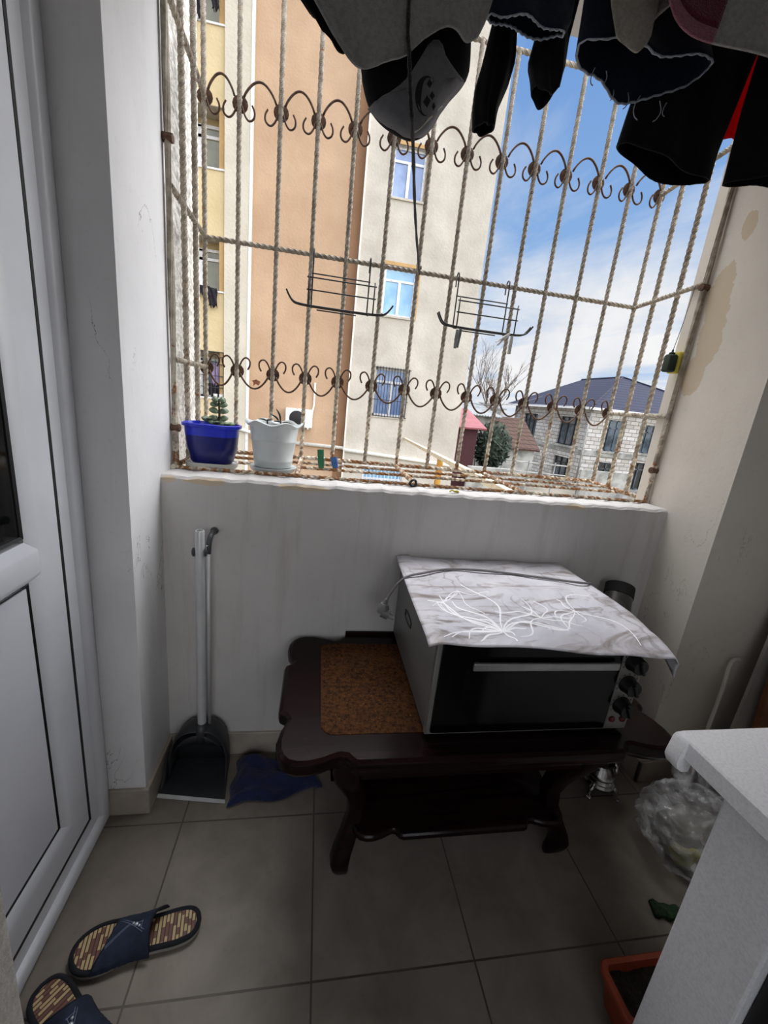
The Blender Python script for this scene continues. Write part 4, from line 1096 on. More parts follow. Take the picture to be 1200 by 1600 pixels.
# emblem: a crescent with three small squares
cr = [(.176 - .020 * cos(a) * 1.0, 2.030 + .026 * sin(a)) for a in [radians(-50 + 15 * i) for i in range(13)]][::-1] + [(.170 - .007 * cos(a), 2.030 + .020 * sin(a)) for a in [radians(-50 + 15 * i) for i in range(13)]]
def emb(name, poly): 
    n = len(poly); m = MB(); m.ring_loft([[(x, cap_y(x, z) - .0062, z) for x, z in poly], [(x, cap_y(x, z) - .0045, z) for x, z in poly]]); m.build(name, 'logo_black', gp)
cres = []
for i in range(15):
    a = radians(75 + 215 * i / 14); cres.append((.180 + .024 * cos(a), 2.030 + .028 * sin(a)))
for i in range(14, -1, -1):
    a = radians(75 + 215 * i / 14); w = sin(pi * i / 14); cres.append((.180 + .004 * w + (.0235 - .009 * w) * cos(a), 2.030 + (.0275 - .004 * w) * sin(a)))
emb('emblem', cres)
for (qx, qz, s) in ((.184, 2.048, .006), (.194, 2.034, .006), (.201, 2.022, .005), (.184, 2.022, .008)):
    emb('emblem', [(qx - s, qz - s * .4), (qx - s * .3, qz + s), (qx + s, qz + s * .4), (qx + s * .3, qz - s)])
MB().tube([(x, cap_y(x, z) - .004, z) for x, z in [(.166, 1.979), (.182, 1.990), (.196, 2.004), (.206, 2.016), (.216, 2.030), (.224, 2.040)]], .0022, 6).build('pale_piping', 'lining', t, smooth=True)
MB().tube([(x, cap_y(x, z) - .004, z) for x, z in smooth_poly([(.205, 2.03), (.190, 2.055), (.186, 2.075), (.192, 2.095)], 2)], .001, 5).build('panel_seam', 'logo_black', gp, smooth=True)
MB().tube(smooth_poly([(.09, 1.1, 2.24), (.12, 1.1, 2.38), (.16, 1.1, LZ), (.20, 1.1, 2.38), (.22, 1.1, 2.26)], 2), .008, 8).build('back_strap', 'black_cloth', t, smooth=True)

# black cord tied from the clothesline to the grille rail
cp = smooth_poly([(.112, .985, 2.30), (.118, .98, 2.089), (.129, .98, 2.042), (.138, .982, 1.983), (.152, 1.0, 1.945), (.25, 1.42, 1.955), (.376, 1.876, 1.930)], 3)
m = MB(); m.tube([(.10, 1.0, LZ)] + cp, [.003] + [.0042 + .0008 * sin(i * 2.2) for i in range(len(cp))], 7)
o = m.build('cord', 'rope_black', smooth=True); tag(o, 'black braided cord running from the grey towel down to the grille rail', 'cord')

# sleeves
garment('garment', 'black_cloth', 'black narrow sleeve hanging over the white building edge, right of the cap', 'garment', [(.337, 2.081), (.385, 2.086)], .36, .42, 1.2, bulge=.022, Lf=[None, (.331, 2.11), (.329, 2.158), (.339, 2.211), (.349, 2.285), (.36, LZ)], Rt=[None, (.387, 2.127), (.405, 2.179), (.414, 2.231), (.406, 2.297), (.42, LZ)], edge='charcoal_cloth', edge_name='cuff')
garment('garment', 'charcoal_cloth', 'charcoal sock hanging against the sky left of the denim shorts', 'sock', [(.476, 2.190), (.490, 2.172), (.511, 2.166), (.526, 2.180), (.533, 2.200)], .46, .56, 1.2, bulge=.024, Lf=[None, (.466, 2.217), (.454, 2.236), (.461, 2.284), (.46, LZ)], Rt=[None, (.543, 2.244), (.541, 2.294), (.56, LZ)])
garment('jeans', 'denim', 'dark denim trouser leg hanging at the top, between the grey towel and the shorts', 'jeans', [(.306, 2.225), (.325, 2.213), (.355, 2.213), (.394, 2.216), (.43, 2.208), (.455, 2.209), (.484, 2.229)], .305, .49, 1.1, bulge=.035, Lf=[None, (.305, 2.252), (.305, LZ)], Rt=[None, (.494, 2.253), (.49, LZ)], back_drop=.03, edge='denim_edge')
t_, rg = garment('shorts', 'denim', 'dark denim shorts with a frayed pale hem, hanging in front of the sky', 'shorts', [(.526, 2.222), (.559, 2.216), (.617, 2.224), (.660, 2.200), (.690, 2.196), (.735, 2.212), (.79, 2.226), (.83, 2.232), (.862, 2.246)], .522, .80, 1.1, bulge=.055, Lf=[None, (.524, 2.26), (.522, 2.298), (.522, LZ)], Rt=[None, (.835, 2.294), (.80, LZ)], back_drop=-.022, edge='denim_edge', edge_name='frayed_hem')
rnd = random.Random(4); m = MB()
for (x, L, c) in ((.70, .03, .008), (.735, .045, -.012), (.79, .04, .012), (.66, .02, .004), (.81, .024, -.006), (.62, .022, .006), (.59, .03, -.006)):
    zb = 2.192 if x > .65 else 2.206; yb = 1.1 + .052 if x > .65 else 1.13
    m.tube(smooth_poly([(x, yb, zb + .004), (x + c, yb, zb - L * .4), (x + c * .4, yb + .004, zb - L * .8), (x - c * .5, yb, zb - L)], 2), .0012, 5)
m.build('loose_threads', 'denim_edge', t_)
garment('trousers', 'black_cloth', 'wide black trouser leg hanging over the upper right of the grille', 'trousers', [(.736, 2.119), (.779, 2.102), (.835, 2.086), (.891, 2.071), (.938, 2.064), (.985, 2.068), (1.018, 2.080)], .88, 1.10, 1.2, bulge=.05, Lf=[None, (.753, 2.253), (.817, 2.357), (.88, LZ)], Rt=[None, (1.022, 2.143), (1.030, 2.185), (1.036, 2.216), (1.064, 2.368), (1.10, LZ)], back_drop=.02, edge='charcoal_cloth', sm=1)
garment('garment', 'black_cloth', 'black garment hanging at the right edge, in front of the right wall', 'garment', [(.988, 2.031), (1.047, 2.043), (1.109, 2.060), (1.224, 2.072), (1.34, 2.09)], .99, 1.34, 1.1, bulge=.03, Lf=[None, (.985, 2.127), (.984, 2.187), (.989, 2.29), (.99, LZ)], edge='charcoal_cloth')
cloth('garment', 'red_cloth', 'bright red garment showing as a sliver between the two black garments', 'garment', [(1.08, 2.236), (1.126, 2.238), (1.165, 2.250), (1.26, 2.25)], 1.08, 1.25, 1.28, fold=.008, th=.002)
# ------------------------------------------------------------------ basket grille
GX = [-.478, -.355, -.208, -.070, .070, .222, .373, .523, .672, .816, .961, 1.113, 1.262, 1.413]
GY, JY = 1.90, 1.49
ZB, ZL, ZM, ZU, ZT = 1.118, 1.463, 1.944, 2.395, 2.755
t = thing('window_grille', (.46, 1.7, 1.11), 'rusty wrought iron basket grille with twisted bars filling the balcony opening', 'grille')
XL = lambda y: -.470 + (GX[0] + .470) * (y - JY) / (GY - JY)
XR = lambda y: 1.372 + (GX[-1] - 1.372) * (y - JY) / (GY - JY)
for i, x in enumerate(GX): MB().twist((x, GY, ZB), (x, GY, ZT), .0148, .0235, i * .7).build('upright_bar', 'grille', t)
for y in (1.625, 1.765):
    MB().twist((XL(y), y, ZB), (XL(y), y, ZT), .0158, .0235).build('upright_bar', 'grille', t)
    MB().twist((XR(y), y, ZB), (XR(y), y, ZT), .0158, .0235).build('upright_bar', 'grille', t)
for x in (XL(JY) - .004, XR(JY) + .0):
    MB().twist((x, JY, 1.109), (x, JY, 2.58), .0155, .5).build('jamb_bar', 'grille', t)
for z in (ZB, ZM, ZT):
    MB().twist((GX[0], GY + .004, z), (GX[-1], GY + .004, z), .0148, .0235).build('cross_rail', 'grille', t)
for z in (ZL, ZM, ZU, ZT):
    MB().twist((XL(JY), JY, z), (GX[0], GY, z), .0148, .0235).build('side_rail', 'grille', t)
    MB().twist((XR(JY), JY, z), (GX[-1], GY, z), .0148, .0235).build('side_rail', 'grille', t)
# floor of the basket
for y in (1.482, 1.665, 1.785): MB().twist((XL(y), y, 1.113), (XR(y), y, 1.113), .0105, .022).build('floor_bar', 'grille', t)
for x in (GX[0], -.067, .373, .813, GX[-1]): MB().twist((x, 1.47, 1.114), (x, GY, 1.114), .015, .03).build('floor_cross_bar', 'grille', t)
# wall fixings
m = None
for (x, z) in ((-.487, 2.06), (-.487, 1.245), (1.385, 1.93), (1.385, 1.245)):
    s = 1 if x < 0 else -1
    MB().tube([(x - s * .01, JY, z), (x + s * .028, JY, z)], .013, 8).build('wall_fixing', 'rust_dark', t)
# scrollwork rows
def rosette(x, z):
    m = MB(); m.lathe([(.028, -.003), (.028, .001), (.020, .003), (.006, .0035)], 0, 0, 14)
    m.xform(Matrix.Translation((x, GY + .012, z)) @ Matrix.Rotation(pi / 2, 4, 'X')); m.build('rosette', 'rust_dark', t, auto=40)
def flat(pts, w=.009, th=.003): return MB().tube(pts, .0042, 6)
for i, x in enumerate(GX):
    for (z, up) in ((ZU, 1), (ZL, -1)):
        rosette(x, z)
        for s in (-1, 1):
            if (i == 0 and s < 0) or (i == len(GX) - 1 and s > 0): continue
            c = [(x + s * .008, GY, z - up * .010), (x + s * .020, GY - .002, z - up * .042), (x + s * .036, GY - .006, z - up * .058), (x + s * .054, GY - .009, z - up * .048), (x + s * .056, GY - .009, z - up * .026), (x + s * .046, GY - .008, z - up * .008)]
            MB().tube(smooth_poly(c, 2), .0036, 6).build('scroll_curl', 'rust_dark', t, smooth=True)
        if i < len(GX) - 1:
            x2 = GX[i + 1]; n = 18; pts = []
            for k in range(n + 1):
                s = k / n; a = pi * s
                pts.append((x + .016 + (x2 - x - .032) * s, GY - .010, z + up * (.010 + .056 * (sin(a) ** .8 if sin(a) > 0 else 0))))
            MB().tube(pts, .0042, 6).build('scroll_arc', 'rust_dark', t, smooth=True)

# ------------------------------------------------------------------ wire racks on the middle rail
def make_rack(label):
    """hanging wire basket: hooks over a rail at local origin (rail centre), width along x"""
    r = thing('wire_rack', (0, 0, 0), label, 'rack', 'black wire racks on the grille')
    R = .0030
    for x in (-.118, .112):
        MB().tube(smooth_poly([(x, .020, -.035), (x, .021, .004), (x, .012, .017), (x, -.004, .017), (x, -.014, .004), (x, -.016, -.03), (x, -.018, -.19), (x, -.020, -.205), (x, -.06, -.214), (x, -.105, -.214)], 2), R, 7).build('hook_wire', 'wire_black', r, smooth=True)
    for z in (-.078,): MB().tube([(-.122, -.018, z), (.116, -.018, z)], R * .85, 7).build('back_wire', 'wire_black', r, smooth=True)
    for z in (-.112, -.156): MB().tube([(-.136, -.106, z - .002), (.136, -.106, z - .002)], R * .9, 7).build('front_wire', 'wire_black', r, smooth=True)
    for x in (-.128, .128): MB().tube([(x, -.106, -.100), (x, -.106, -.216)], R * .95, 7).build('front_upright', 'wire_black', r, smooth=True)
    for x in (-.128, .128): MB().tube([(x, -.106, -.214), (x * .9, -.018, -.206)], R * .85, 7).build('bottom_wire', 'wire_black', r, smooth=True)
    for y in (-.106, -.085): MB().tube(smooth_poly([(-.212, y - .004, -.168), (-.204, y - .003, -.184), (-.188, y, -.206), (-.165, y, -.212), (-.10, y, -.215), (.10, y, -.215), (.158, y, -.212), (.182, y, -.206), (.200, y - .003, -.184), (.207, y - .004, -.172)], 2), R * 1.15, 7).build('arm_wire', 'wire_black', r, smooth=True)
    MB().tube([(-.095, -.055, -.218), (.065, -.055, -.218)], R * .9, 7).build('bottom_wire', 'wire_black', r, smooth=True)
    return r
r1 = make_rack('black wire rack hanging from the grille rail in front of the salmon wall')
r1.location = (.058, GY - .006, ZM + .004)
r2 = dup(r1, (.668, GY - .006, ZM + .004), 0, 'black wire rack hanging from the grille rail at the white building edge, clothespegs on it')

def make_peg(name, m_, label, group=None):
    p = thing(name, (0, 0, 0), label, 'clothespeg', group)
    for s in (-1, 1):
        m = MB(); m.ring_loft([[(s * .0015 - .002 + .0005, -.005, 0), (s * .0015 + .002, -.005, 0), (s * .0015 + .002, .005, 0), (s * .0015 - .002, .005, 0)], [(s * .004 - .0025, -.006, .025), (s * .004 + .0025, -.006, .025), (s * .004 + .0025, .006, .025), (s * .004 - .0025, .006, .025)], [(s * .004 - .0022, -.006, .045), (s * .004 + .0022, -.006, .045), (s * .004 + .0022, .006, .045), (s * .004 - .0022, .006, .045)], [(s * .008 - .0015, -.0055, .074), (s * .008 + .0015, -.0055, .074), (s * .008 + .0015, .0055, .074), (s * .008 - .0015, .0055, .074)]])
        m.build('peg_half', m_, p)
    MB().tube([(0, -.0075, .040), (0, .0075, .040)], .0045, 10).build('spring', 'chrome', p)
    return p
pg = make_peg('clothespeg', 'pin_green', 'green clothespeg upright on the basket floor, right of the pale grey pot')
pg.location = (.021, 1.648, 1.119); pg.rotation_euler = (radians(-6), 0, radians(78)); pg.scale = (1.0, 2.0, 1.0)
pb = make_peg('clothespeg', 'pin_blue', 'blue clothespeg clipped beside the green one on the basket floor')
pb.location = (.079, 1.672, 1.119); pb.rotation_euler = (radians(-16), radians(6), radians(74)); pb.scale = (1.0, 2.0, .62)
p1 = make_peg('clothespeg', 'pin_grey', 'grey clothespeg hanging from the left end of the right wire rack')
p1.location = (.545, 1.785, 1.722); p1.rotation_euler = (pi, radians(12), radians(70))
p2 = make_peg('clothespeg', 'pin_grey', 'second grey clothespeg, tilted, on the left end of the right wire rack')
p2.location = (.560, 1.79, 1.728); p2.rotation_euler = (pi, radians(-16), radians(95))
p3 = make_peg('clothespeg', 'pin_white', 'white clothespeg clipped on the right part of the right wire rack')
p3.location = (.775, 1.785, 1.735); p3.rotation_euler = (pi, radians(50), radians(15))
p4 = make_peg('clothespeg', 'pin_white', 'white clothespeg hanging straight down below the right wire rack')
p4.location = (.790, 1.788, 1.730); p4.rotation_euler = (pi, radians(-4), radians(80))
# things by the right jamb
t = thing('plastic_canister', (1.335, 1.52, 1.63), 'dark green plastic canister tied at the right grille post', 'canister')
MB().ring_loft([[(x, y, z) for x, y in rrect(1.316 + i_, 1.352 - i_, 1.495 + i_, 1.535 - i_, .010)] for i_, z in ((.004, 1.630), (0, 1.634), (0, 1.688), (.004, 1.694))]).build('canister_body', 'conifer', t, auto=40)
MB().lathe([(.011, 1.694), (.011, 1.700), (.004, 1.704), (.003, 1.712)], 1.334, 1.515, 14).build('canister_cap', 'conifer', t, auto=40)
MB().tube([(1.36, 1.52, 1.94), (1.345, 1.515, 1.80), (1.334, 1.515, 1.708)], .0012, 5).build('tie_string', 'line', t)
o = rbox_loft([(1.352, 1.376, 1.498, 1.54, .008, 1.628), (1.350, 1.377, 1.495, 1.543, .010, 1.633), (1.350, 1.377, 1.495, 1.543, .010, 1.700), (1.353, 1.374, 1.50, 1.538, .008, 1.706)]).build('plastic_tub', 'pin_yellow', auto=40); tag(o, 'yellow plastic tub wedged between the green canister and the right wall', 'tub')
o = MB().tube(smooth_poly([(.485, 1.405, 1.112), (.495, 1.41, 1.118), (.502, 1.40, 1.113), (.512, 1.408, 1.117), (.520, 1.400, 1.111), (.508, 1.418, 1.112)], 2), .003, 6).build('twine_tie', 'pin_yellow', smooth=True); tag(o, 'scrap of yellow twine on the parapet edge', 'twine')
o = MB().tube([(.36 + .012 * cos(a), 1.465 + .006 * sin(2 * a), 1.122 + .012 * sin(a)) for a in [2 * pi * i / 24 for i in range(24)]], .005, 7, closed=True).build('wire_tie', 'wire_black', smooth=True); tag(o, 'black knotted tie on the basket floor bar above the parapet', 'tie')
m = MB(); m.add([(-.29, 1.885, 1.43), (-.272, 1.885, 1.436), (-.262, 1.884, 1.412), (-.275, 1.888, 1.418), (-.285, 1.892, 1.408), (-.283, 1.887, 1.422), (-.255, 1.890, 1.428)], [(0, 1, 5), (1, 6, 2, 3), (1, 3, 5), (5, 3, 4)])
o = m.build('dry_leaf', 'dry_leaf'); o.modifiers.new('thickness', 'SOLIDIFY').thickness = .003; tag(o, 'dry orange leaf caught on the lower scroll row of the grille', 'leaf')

# ------------------------------------------------------------------ flower pots on the parapet
def leafmesh(m, p, d, L, W, up=Vector((0, 0, 1))):
    d = Vector(d).normalized(); s = d.cross(up).normalized(); n = s.cross(d); p = Vector(p); rings = []
    for k in range(9):
        q = k / 8; w = W * (sin(pi * min(1, q * .92 + .04)) ** .7); c = p + d * (L * q) + n * (.12 * L * sin(pi * q))
        rings.append([tuple(c + s * w * cos(a) + n * w * .38 * sin(a)) for a in [2 * pi * i / 8 for i in range(8)]])
    m.ring_loft(rings)
t = thing('flower_pot', (-.385, 1.60, 1.112), 'cobalt blue oval flower pot with a jade plant, on the parapet by the left jamb', 'flower pot')
bx, by = -.374, 1.568
S = lambda lv: [[(x + bx, y + by, z) for x, y in rrect(-a, a, -b, b, r_, 7)] for a, b, r_, z in lv]
MB().ring_loft(S([(.066, .046, .040, 1.124), (.072, .050, .042, 1.132), (.084, .058, .048, 1.18), (.088, .060, .050, 1.222), (.088, .060, .05, 1.224)])).build('pot_body', 'blue_pot', t, auto=40)
MB().ring_loft(S([(.0885, .0605, .05, 1.222), (.0895, .0615, .05, 1.250), (.0985, .068, .056, 1.252), (.0985, .068, .056, 1.262), (.092, .063, .052, 1.264), (.088, .060, .05, 1.24)])).build('pot_rim', 'blue_rim', t, auto=40)
MB().ring_loft(S([(.0870, .059, .05, 1.244), (.02, .02, .015, 1.249)])).build('soil', 'soil', t)
jade = MB(); sp = Vector((bx + .022, by, 1.246))
stm = MB().tube([sp, sp + Vector((.002, 0, .05)), sp + Vector((.0, 0, .104))], [.005, .004, .003], 8)
for lev, (z, L) in enumerate(((.030, .034), (.058, .034), (.082, .030), (.100, .024))):
    for k in range(2):
        a = k * pi + (lev % 2) * .35 if k < 2 else -pi / 2
        leafmesh(jade, sp + Vector((0, 0, z)), (cos(a), sin(a) * .9, .32 - .1 * lev), L, .0145, Vector((0, -.75, .7)))
for (ox, oy, oz, n, L) in ((-.030, .004, .022, 7, .034), (.030, -.006, .010, 6, .030), (-.006, -.01, .014, 5, .03)):
    b = sp + Vector((ox, oy, oz)); stm.tube([sp + Vector((ox * .5, oy, -.004)), b], .0035, 6)
    for k in range(n):
        a = 2 * pi * k / n + ox * 20; leafmesh(jade, b, (cos(a), sin(a), .45), L, .013, Vector((0, -.6, .8)))
stm.build('plant_stem', 'stem', t); jade.build('jade_leaves', 'jade', t, smooth=True)
t = thing('pot_saucer', (-.385, 1.605, 1.11), 'white oblong saucer under the cobalt blue pot', 'saucer')
MB().ring_loft([[(x + bx + .000, y + by, z) for x, y in rrect(-a, a, -b, b, r_, 6)] for a, b, r_, z in ((.074, .050, .03, 1.106), (.084, .058, .036, 1.109), (.086, .060, .038, 1.126), (.081, .055, .034, 1.127), (.078, .052, .032, 1.1215))]).build('saucer_dish', 'saucer', t, auto=40)

wx, wy = -.160, 1.578
t = thing('flower_pot', (wx, wy, 1.112), 'pale grey round flower pot with a wavy rim, beside the cobalt blue pot', 'flower pot')
def wavy(levels, seg=72):
    rings = []
    for r, z, w in levels:
        rings.append([(wx + (r + w * .35 * cos(6 * a)) * cos(a), wy + (r + w * .35 * cos(6 * a)) * sin(a), z + w * .9 * cos(6 * a)) for a in [2 * pi * k / seg for k in range(seg)]])
    return MB().ring_loft(rings)
wavy([(.066, 1.126, 0), (.068, 1.130, 0), (.070, 1.146, 0), (.0715, 1.148, 0), (.0715, 1.154, 0), (.0705, 1.156, 0), (.080, 1.220, 0), (.0825, 1.222, 0), (.0825, 1.228, 0), (.0815, 1.230, 0), (.087, 1.272, .002), (.100, 1.280, .0075), (.102, 1.286, .0075), (.097, 1.289, .006), (.083, 1.278, .001), (.081, 1.262, 0)]).build('pot_body', 'grey_pot', t, auto=50)
MB().lathe([(.082, 1.266), (.02, 1.272)], wx, wy, 32).build('soil', 'soil', t)
lf = MB(); st = MB()
for (ox, oy, dx, dy, dz, L) in ((-.020, -.01, -.9, -.1, .15, .034), (-.030, .0, .7, 0, .15, .024), (.02, .0, -.75, .1, .55, .046), (.022, .0, -.25, -.1, .75, .05), (.03, -.01, .9, -.3, -.1, .042), (.03, 0, .6, .2, -.35, .03), (.026, -.02, -.5, -.5, .1, .03)):
    leafmesh(lf, (wx + ox, wy + oy - .02, 1.290), (dx, dy, dz), L, .0085)
st.tube([(wx + .022, wy - .02, 1.268), (wx + .024, wy - .02, 1.294)], .003, 6); st.tube([(wx - .022, wy - .03, 1.268), (wx - .022, wy - .03, 1.292)], .003, 6)
st.build('plant_stem', 'stem', t); lf.build('plant_leaves', 'jade_dark', t, smooth=True)
t = thing('pot_saucer', (wx, wy, 1.11), 'pale grey round saucer under the wavy-rimmed pot', 'saucer')
MB().lathe([(.072, 1.106), (.078, 1.109), (.086, 1.1255), (.083, 1.127), (.074, 1.1235)], wx, wy, 40).build('saucer_dish', 'grey_pot', t, auto=40)
# ------------------------------------------------------------------ outside: apartment building opposite
GZ = -3.2
struct(MB().box(-60, 120, 1.9, 160, GZ - .2, GZ).build('ground', 'ground', base=O0))
YO, YW, HT = 13.2, 12.9, 16.0
b = thing('apartment_building', (0, 14, GZ), 'tall rendered apartment building opposite with salmon, ivory and off-white sections', 'building')
MB().box(-2.10, .52, YO, 17, GZ, HT).build('salmon_wall', 'orange', b)
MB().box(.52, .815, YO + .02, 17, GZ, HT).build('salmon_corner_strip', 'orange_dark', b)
MB().box(-2.80, -2.10, YO - .12, 17, GZ, HT).build('ivory_pilaster', 'pale_strip', b)
MB().box(-2.17, -2.095, YO - .135, YO - .1, GZ, HT).build('pilaster_edge', 'ext_frame', b)
# off-white block with window openings cut as recesses
WX0, WX1 = .84, 4.44
wins = [(1.53, 2.46, 6.80, 8.02, 'pane_blue'), (1.58, 2.54, 3.84, 5.16, 'pane_sky'), (1.60, 2.64, .98, 2.40, 'pane_blue'), (1.46, 2.80, -2.1, -.60, 'pane_sky'), (1.50, 2.42, 9.7, 11.0, 'pane_blue')]
def wall_with_holes(m, x0, x1, z0, z1, y0, y1, holes):
    holes = sorted(holes, key=lambda h: h[2]); z = z0
    for (a, c, za, zb) in holes:
        m.box(x0, x1, y0, y1, z, za); m.box(x0, a, y0, y1, za, zb); m.box(c, x1, y0, y1, za, zb); z = zb
    m.box(x0, x1, y0, y1, z, z1); return m
m = wall_with_holes(MB(), WX0, WX1, GZ, HT, YW, YW + .22, [w[:4] for w in wins]); m.box(WX0, WX1, YW + .22, 17.5, GZ, HT)
m.build('off_white_wall', 'white_render', b)
for i, (a, c, za, zb, pm) in enumerate(wins):
    f = MB(); y0, y1 = YW + .11, YW + .17; w = .065; zt = za + (zb - za) * .70; xm = a + (c - a) * .5
    f.box(a, c, y0, y1, za, za + w); f.box(a, c, y0, y1, zb - w, zb); f.box(a, a + w, y0, y1, za, zb); f.box(c - w, c, y0, y1, za, zb)
    f.box(a + w, c - w, y0, y1, zt, zt + w * .9); f.box(xm - w * .6, xm + w * .6, y0 - .01, y1, za + w, zt)
    fo = f.build('window_frame', 'ext_frame', b)
    MB().box(a + w, c - w, y1 - .03, y1 - .02, za + w, zb - w).build('window_pane', pm, fo)
    if i in (2, 3):
        g = MB(); n = 11
        for k in range(n + 1): x = a + .03 + (c - a - .06) * k / n; g.box(x - .009, x + .009, YW - .05, YW - .032, za - .02, zb + .03)
        for z in (za, za + (zb - za) * .34, za + (zb - za) * .67, zb): g.box(a - .03, c + .03, YW - .055, YW - .03, z - .010, z + .010)
        g.build('window_grille', 'ext_iron' if i == 2 else 'ext_frame', b)
    else:
        MB().box(c, c + .085, YW - .006, YW + .02, za - .05, zb + .09).build('reveal_trim', 'reveal', b)
        MB().box(a - .02, c + .085, YW - .006, YW + .02, zb, zb + .09).build('reveal_trim', 'reveal', b)
    MB().box(a - .04, c + .04, YW - .04, YW + .1, za - .05, za).build('window_sill', 'white_render', b)
MB().box(.80, .845, YW - .05, YW - .005, GZ, HT).build('down_pipe', 'pipe_white', b)
m = MB(); m.tube([(-.9, YO - .06, -.10), (.78, YO - .06, -.14), (.86, YW - .06, -.16), (4.40, YW - .06, -.36)], .055, 10); m.build('gas_pipe', 'pipe_white', b, smooth=True)
m = MB(); m.tube([(-2.70, YO - .17, .25), (-2.0, YO - .17, .1), (-.9, YO - .06, -.10)], .05, 8); m.build('gas_pipe', 'pipe_white', b, smooth=True)
# loggia at the left with spandrels and recessed windows
LX0, LX1, YL = -6.2, -2.80, YO + .55
m = MB(); m.box(LX0, LX1, YL, 17, GZ, HT); m.build('loggia_back_wall', 'cream', b)
levels = [(-2.2, -.65), (.99, 2.30), (3.86, 5.20), (6.75, 8.10), (9.72, 11.0), (12.6, 13.9)]
prev = GZ
for (za, zb) in levels:
    MB().box(LX0, LX1, YO - .04, YL, prev, za).build('spandrel', 'cream', b)
    MB().box(LX0, LX1, YO - .03, YL, prev - .012, prev).build('soffit', 'soffit', b)
    MB().box(LX1 - .16, LX1, YO + .02, YL, za, zb).build('loggia_reveal', 'reveal', b)
    MB().box(LX0, LX1, YO - .07, YO + .06, za - .02, za + .02).build('loggia_sill', 'ext_frame', b)
    prev = zb
for i, (za, zb) in enumerate(levels[1:5]):
    a, c = -4.6, -2.98; f = MB(); y0, y1 = YL - .07, YL - .01; w = .07; zt = za + (zb - za) * .66
    f.box(a, c, y0, y1, za, za + w); f.box(a, c, y0, y1, zb - .25, zb - .18); f.box(c - w, c, y0, y1, za, zb - .18); f.box(a, a + w, y0, y1, za, zb - .18); f.box(a, c, y0, y1, zt - .02, zt + .05); f.box(-3.62, -3.50, y0, y1, za, zb - .2)
    fo = f.build('window_frame', 'ext_frame', b)
    MB().box(a + w, c - w, y1 - .02, y1 - .012, za + w, zb - .25).build('window_pane', 'pane_grey' if i else 'pane_dark', fo)
g = MB()
for k in range(15): x = -4.4 + 1.56 * k / 14; g.box(x - .009, x + .009, YO - .02, YO, .99, 2.3)
for z in (1.3, 1.62, 1.95, 2.15): g.box(-4.4, -2.84, YO - .025, YO, z - .009, z + .009)
g.build('loggia_grille', 'ext_iron', b)
# far laundry on the loggias
def far_cloth(name, m_, x0, x1, z0, z1, y, lab, cat='laundry'):
    rings = []
    for j in range(7):
        rings.append([(x0 + (x1 - x0) * i / 8 + .02 * sin(j * 1.3 + i), y + .03 * sin(i * 1.4 + j), z0 + (z1 - z0) * j / 6 + (.05 * sin(i * 2.1) if j == 0 else 0)) for i in range(9)])
    o = MB().ring_loft(rings, closed=False).build(name, m_, smooth=True); o.modifiers.new('thickness', 'SOLIDIFY').thickness = .015; tag(o, lab, cat)
far_cloth('hanging_laundry', 'cloth_dark_far', -3.20, -2.98, 3.45, 3.92, YO - .16, 'dark laundry hanging below the third loggia window opposite')
far_cloth('hanging_laundry', 'cloth_dark_far', -3.60, -3.16, 3.72, 3.95, YO - .16, 'dark laundry bunched on the sill of the third loggia window opposite')
far_cloth('hanging_laundry', 'cloth_dark_far', -3.52, -3.30, 9.75, 10.2, YO - .10, 'dark laundry at the top left loggia, behind the grille corner')
far_cloth('hanging_laundry', 'cloth_dark_far', -3.10, -2.94, 9.95, 10.35, YO - .10, 'small dark laundry at the top left loggia, near its right side')
far_cloth('hanging_laundry', 'cloth_lilac', -3.22, -2.98, 1.38, 1.98, YO + .15, 'lilac laundry hanging behind the bars of the lowest loggia opposite')
far_cloth('hanging_laundry', 'cloth_dark_far', -3.30, -2.92, 1.05, 1.40, YO + .18, 'dark laundry below the lilac one in the lowest loggia opposite')
# small pots on that sill
for k, (x, lab) in enumerate(((-3.06, 'white pot on the sill of the lowest loggia opposite, left of two'), (-2.90, 'white pot on the sill of the lowest loggia opposite, right of two'))):
    o = MB().lathe([(.05, 1.01), (.065, 1.12), (.06, 1.12)], x, YO + .0, 12).build('sill_pot', 'saucer'); tag(o, lab, 'pot')
# air conditioner on the salmon wall
t = thing('air_conditioner', (-.60, YO - .2, .40), 'white outdoor air conditioner unit on the salmon wall, behind the pale pot', 'air conditioner')
MB().bbox(-1.0, -.20, YO - .32, YO - .02, .40, .94, .02, 2).build('unit_casing', 'ext_frame', t)
m = MB(); m.lathe([(.225, 0), (.225, .012), (.05, .03), (.02, .03)], 0, 0, 28); m.xform(Matrix.Translation((-.66, YO - .32, .66)) @ Matrix.Rotation(pi / 2, 4, 'X')); m.build('fan_grille', 'black_plastic', t, auto=40)
MB().tube([(-.22, YO - .1, .80), (-.18, YO - .05, 1.1), (-.18, YO - .05, 1.75)], .03, 8).build('refrigerant_pipe', 'pipe_white', t, smooth=True)
for x in (-.88, -.32): MB().box(x - .02, x + .02, YO - .34, YO, .36, .40).build('bracket', 'ext_frame', t)

# beam and post below the balcony
A = Vector((1.29, 1.56, .895)); B = Vector((2.70, 12.88, .36))
d = (B - A); u = Vector((d.y, -d.x, 0)).normalized()
m = MB(); m.ring_loft([[tuple(p + u * sx_ * .035 + Vector((0, 0, sz_ * .03))) for sx_, sz_ in ((-1, -1), (1, -1), (1, 1), (-1, 1))] for p in (A, B)])
o = m.build('cream_beam', 'cream_plank'); tag(o, 'long cream beam running from below the balcony across to the opposite building', 'beam')
o = MB().box(1.81, 1.885, 5.96, 6.04, GZ, .665).build('ochre_post', 'ochre_pipe'); tag(o, 'ochre rusty post holding up the cream beam', 'post')

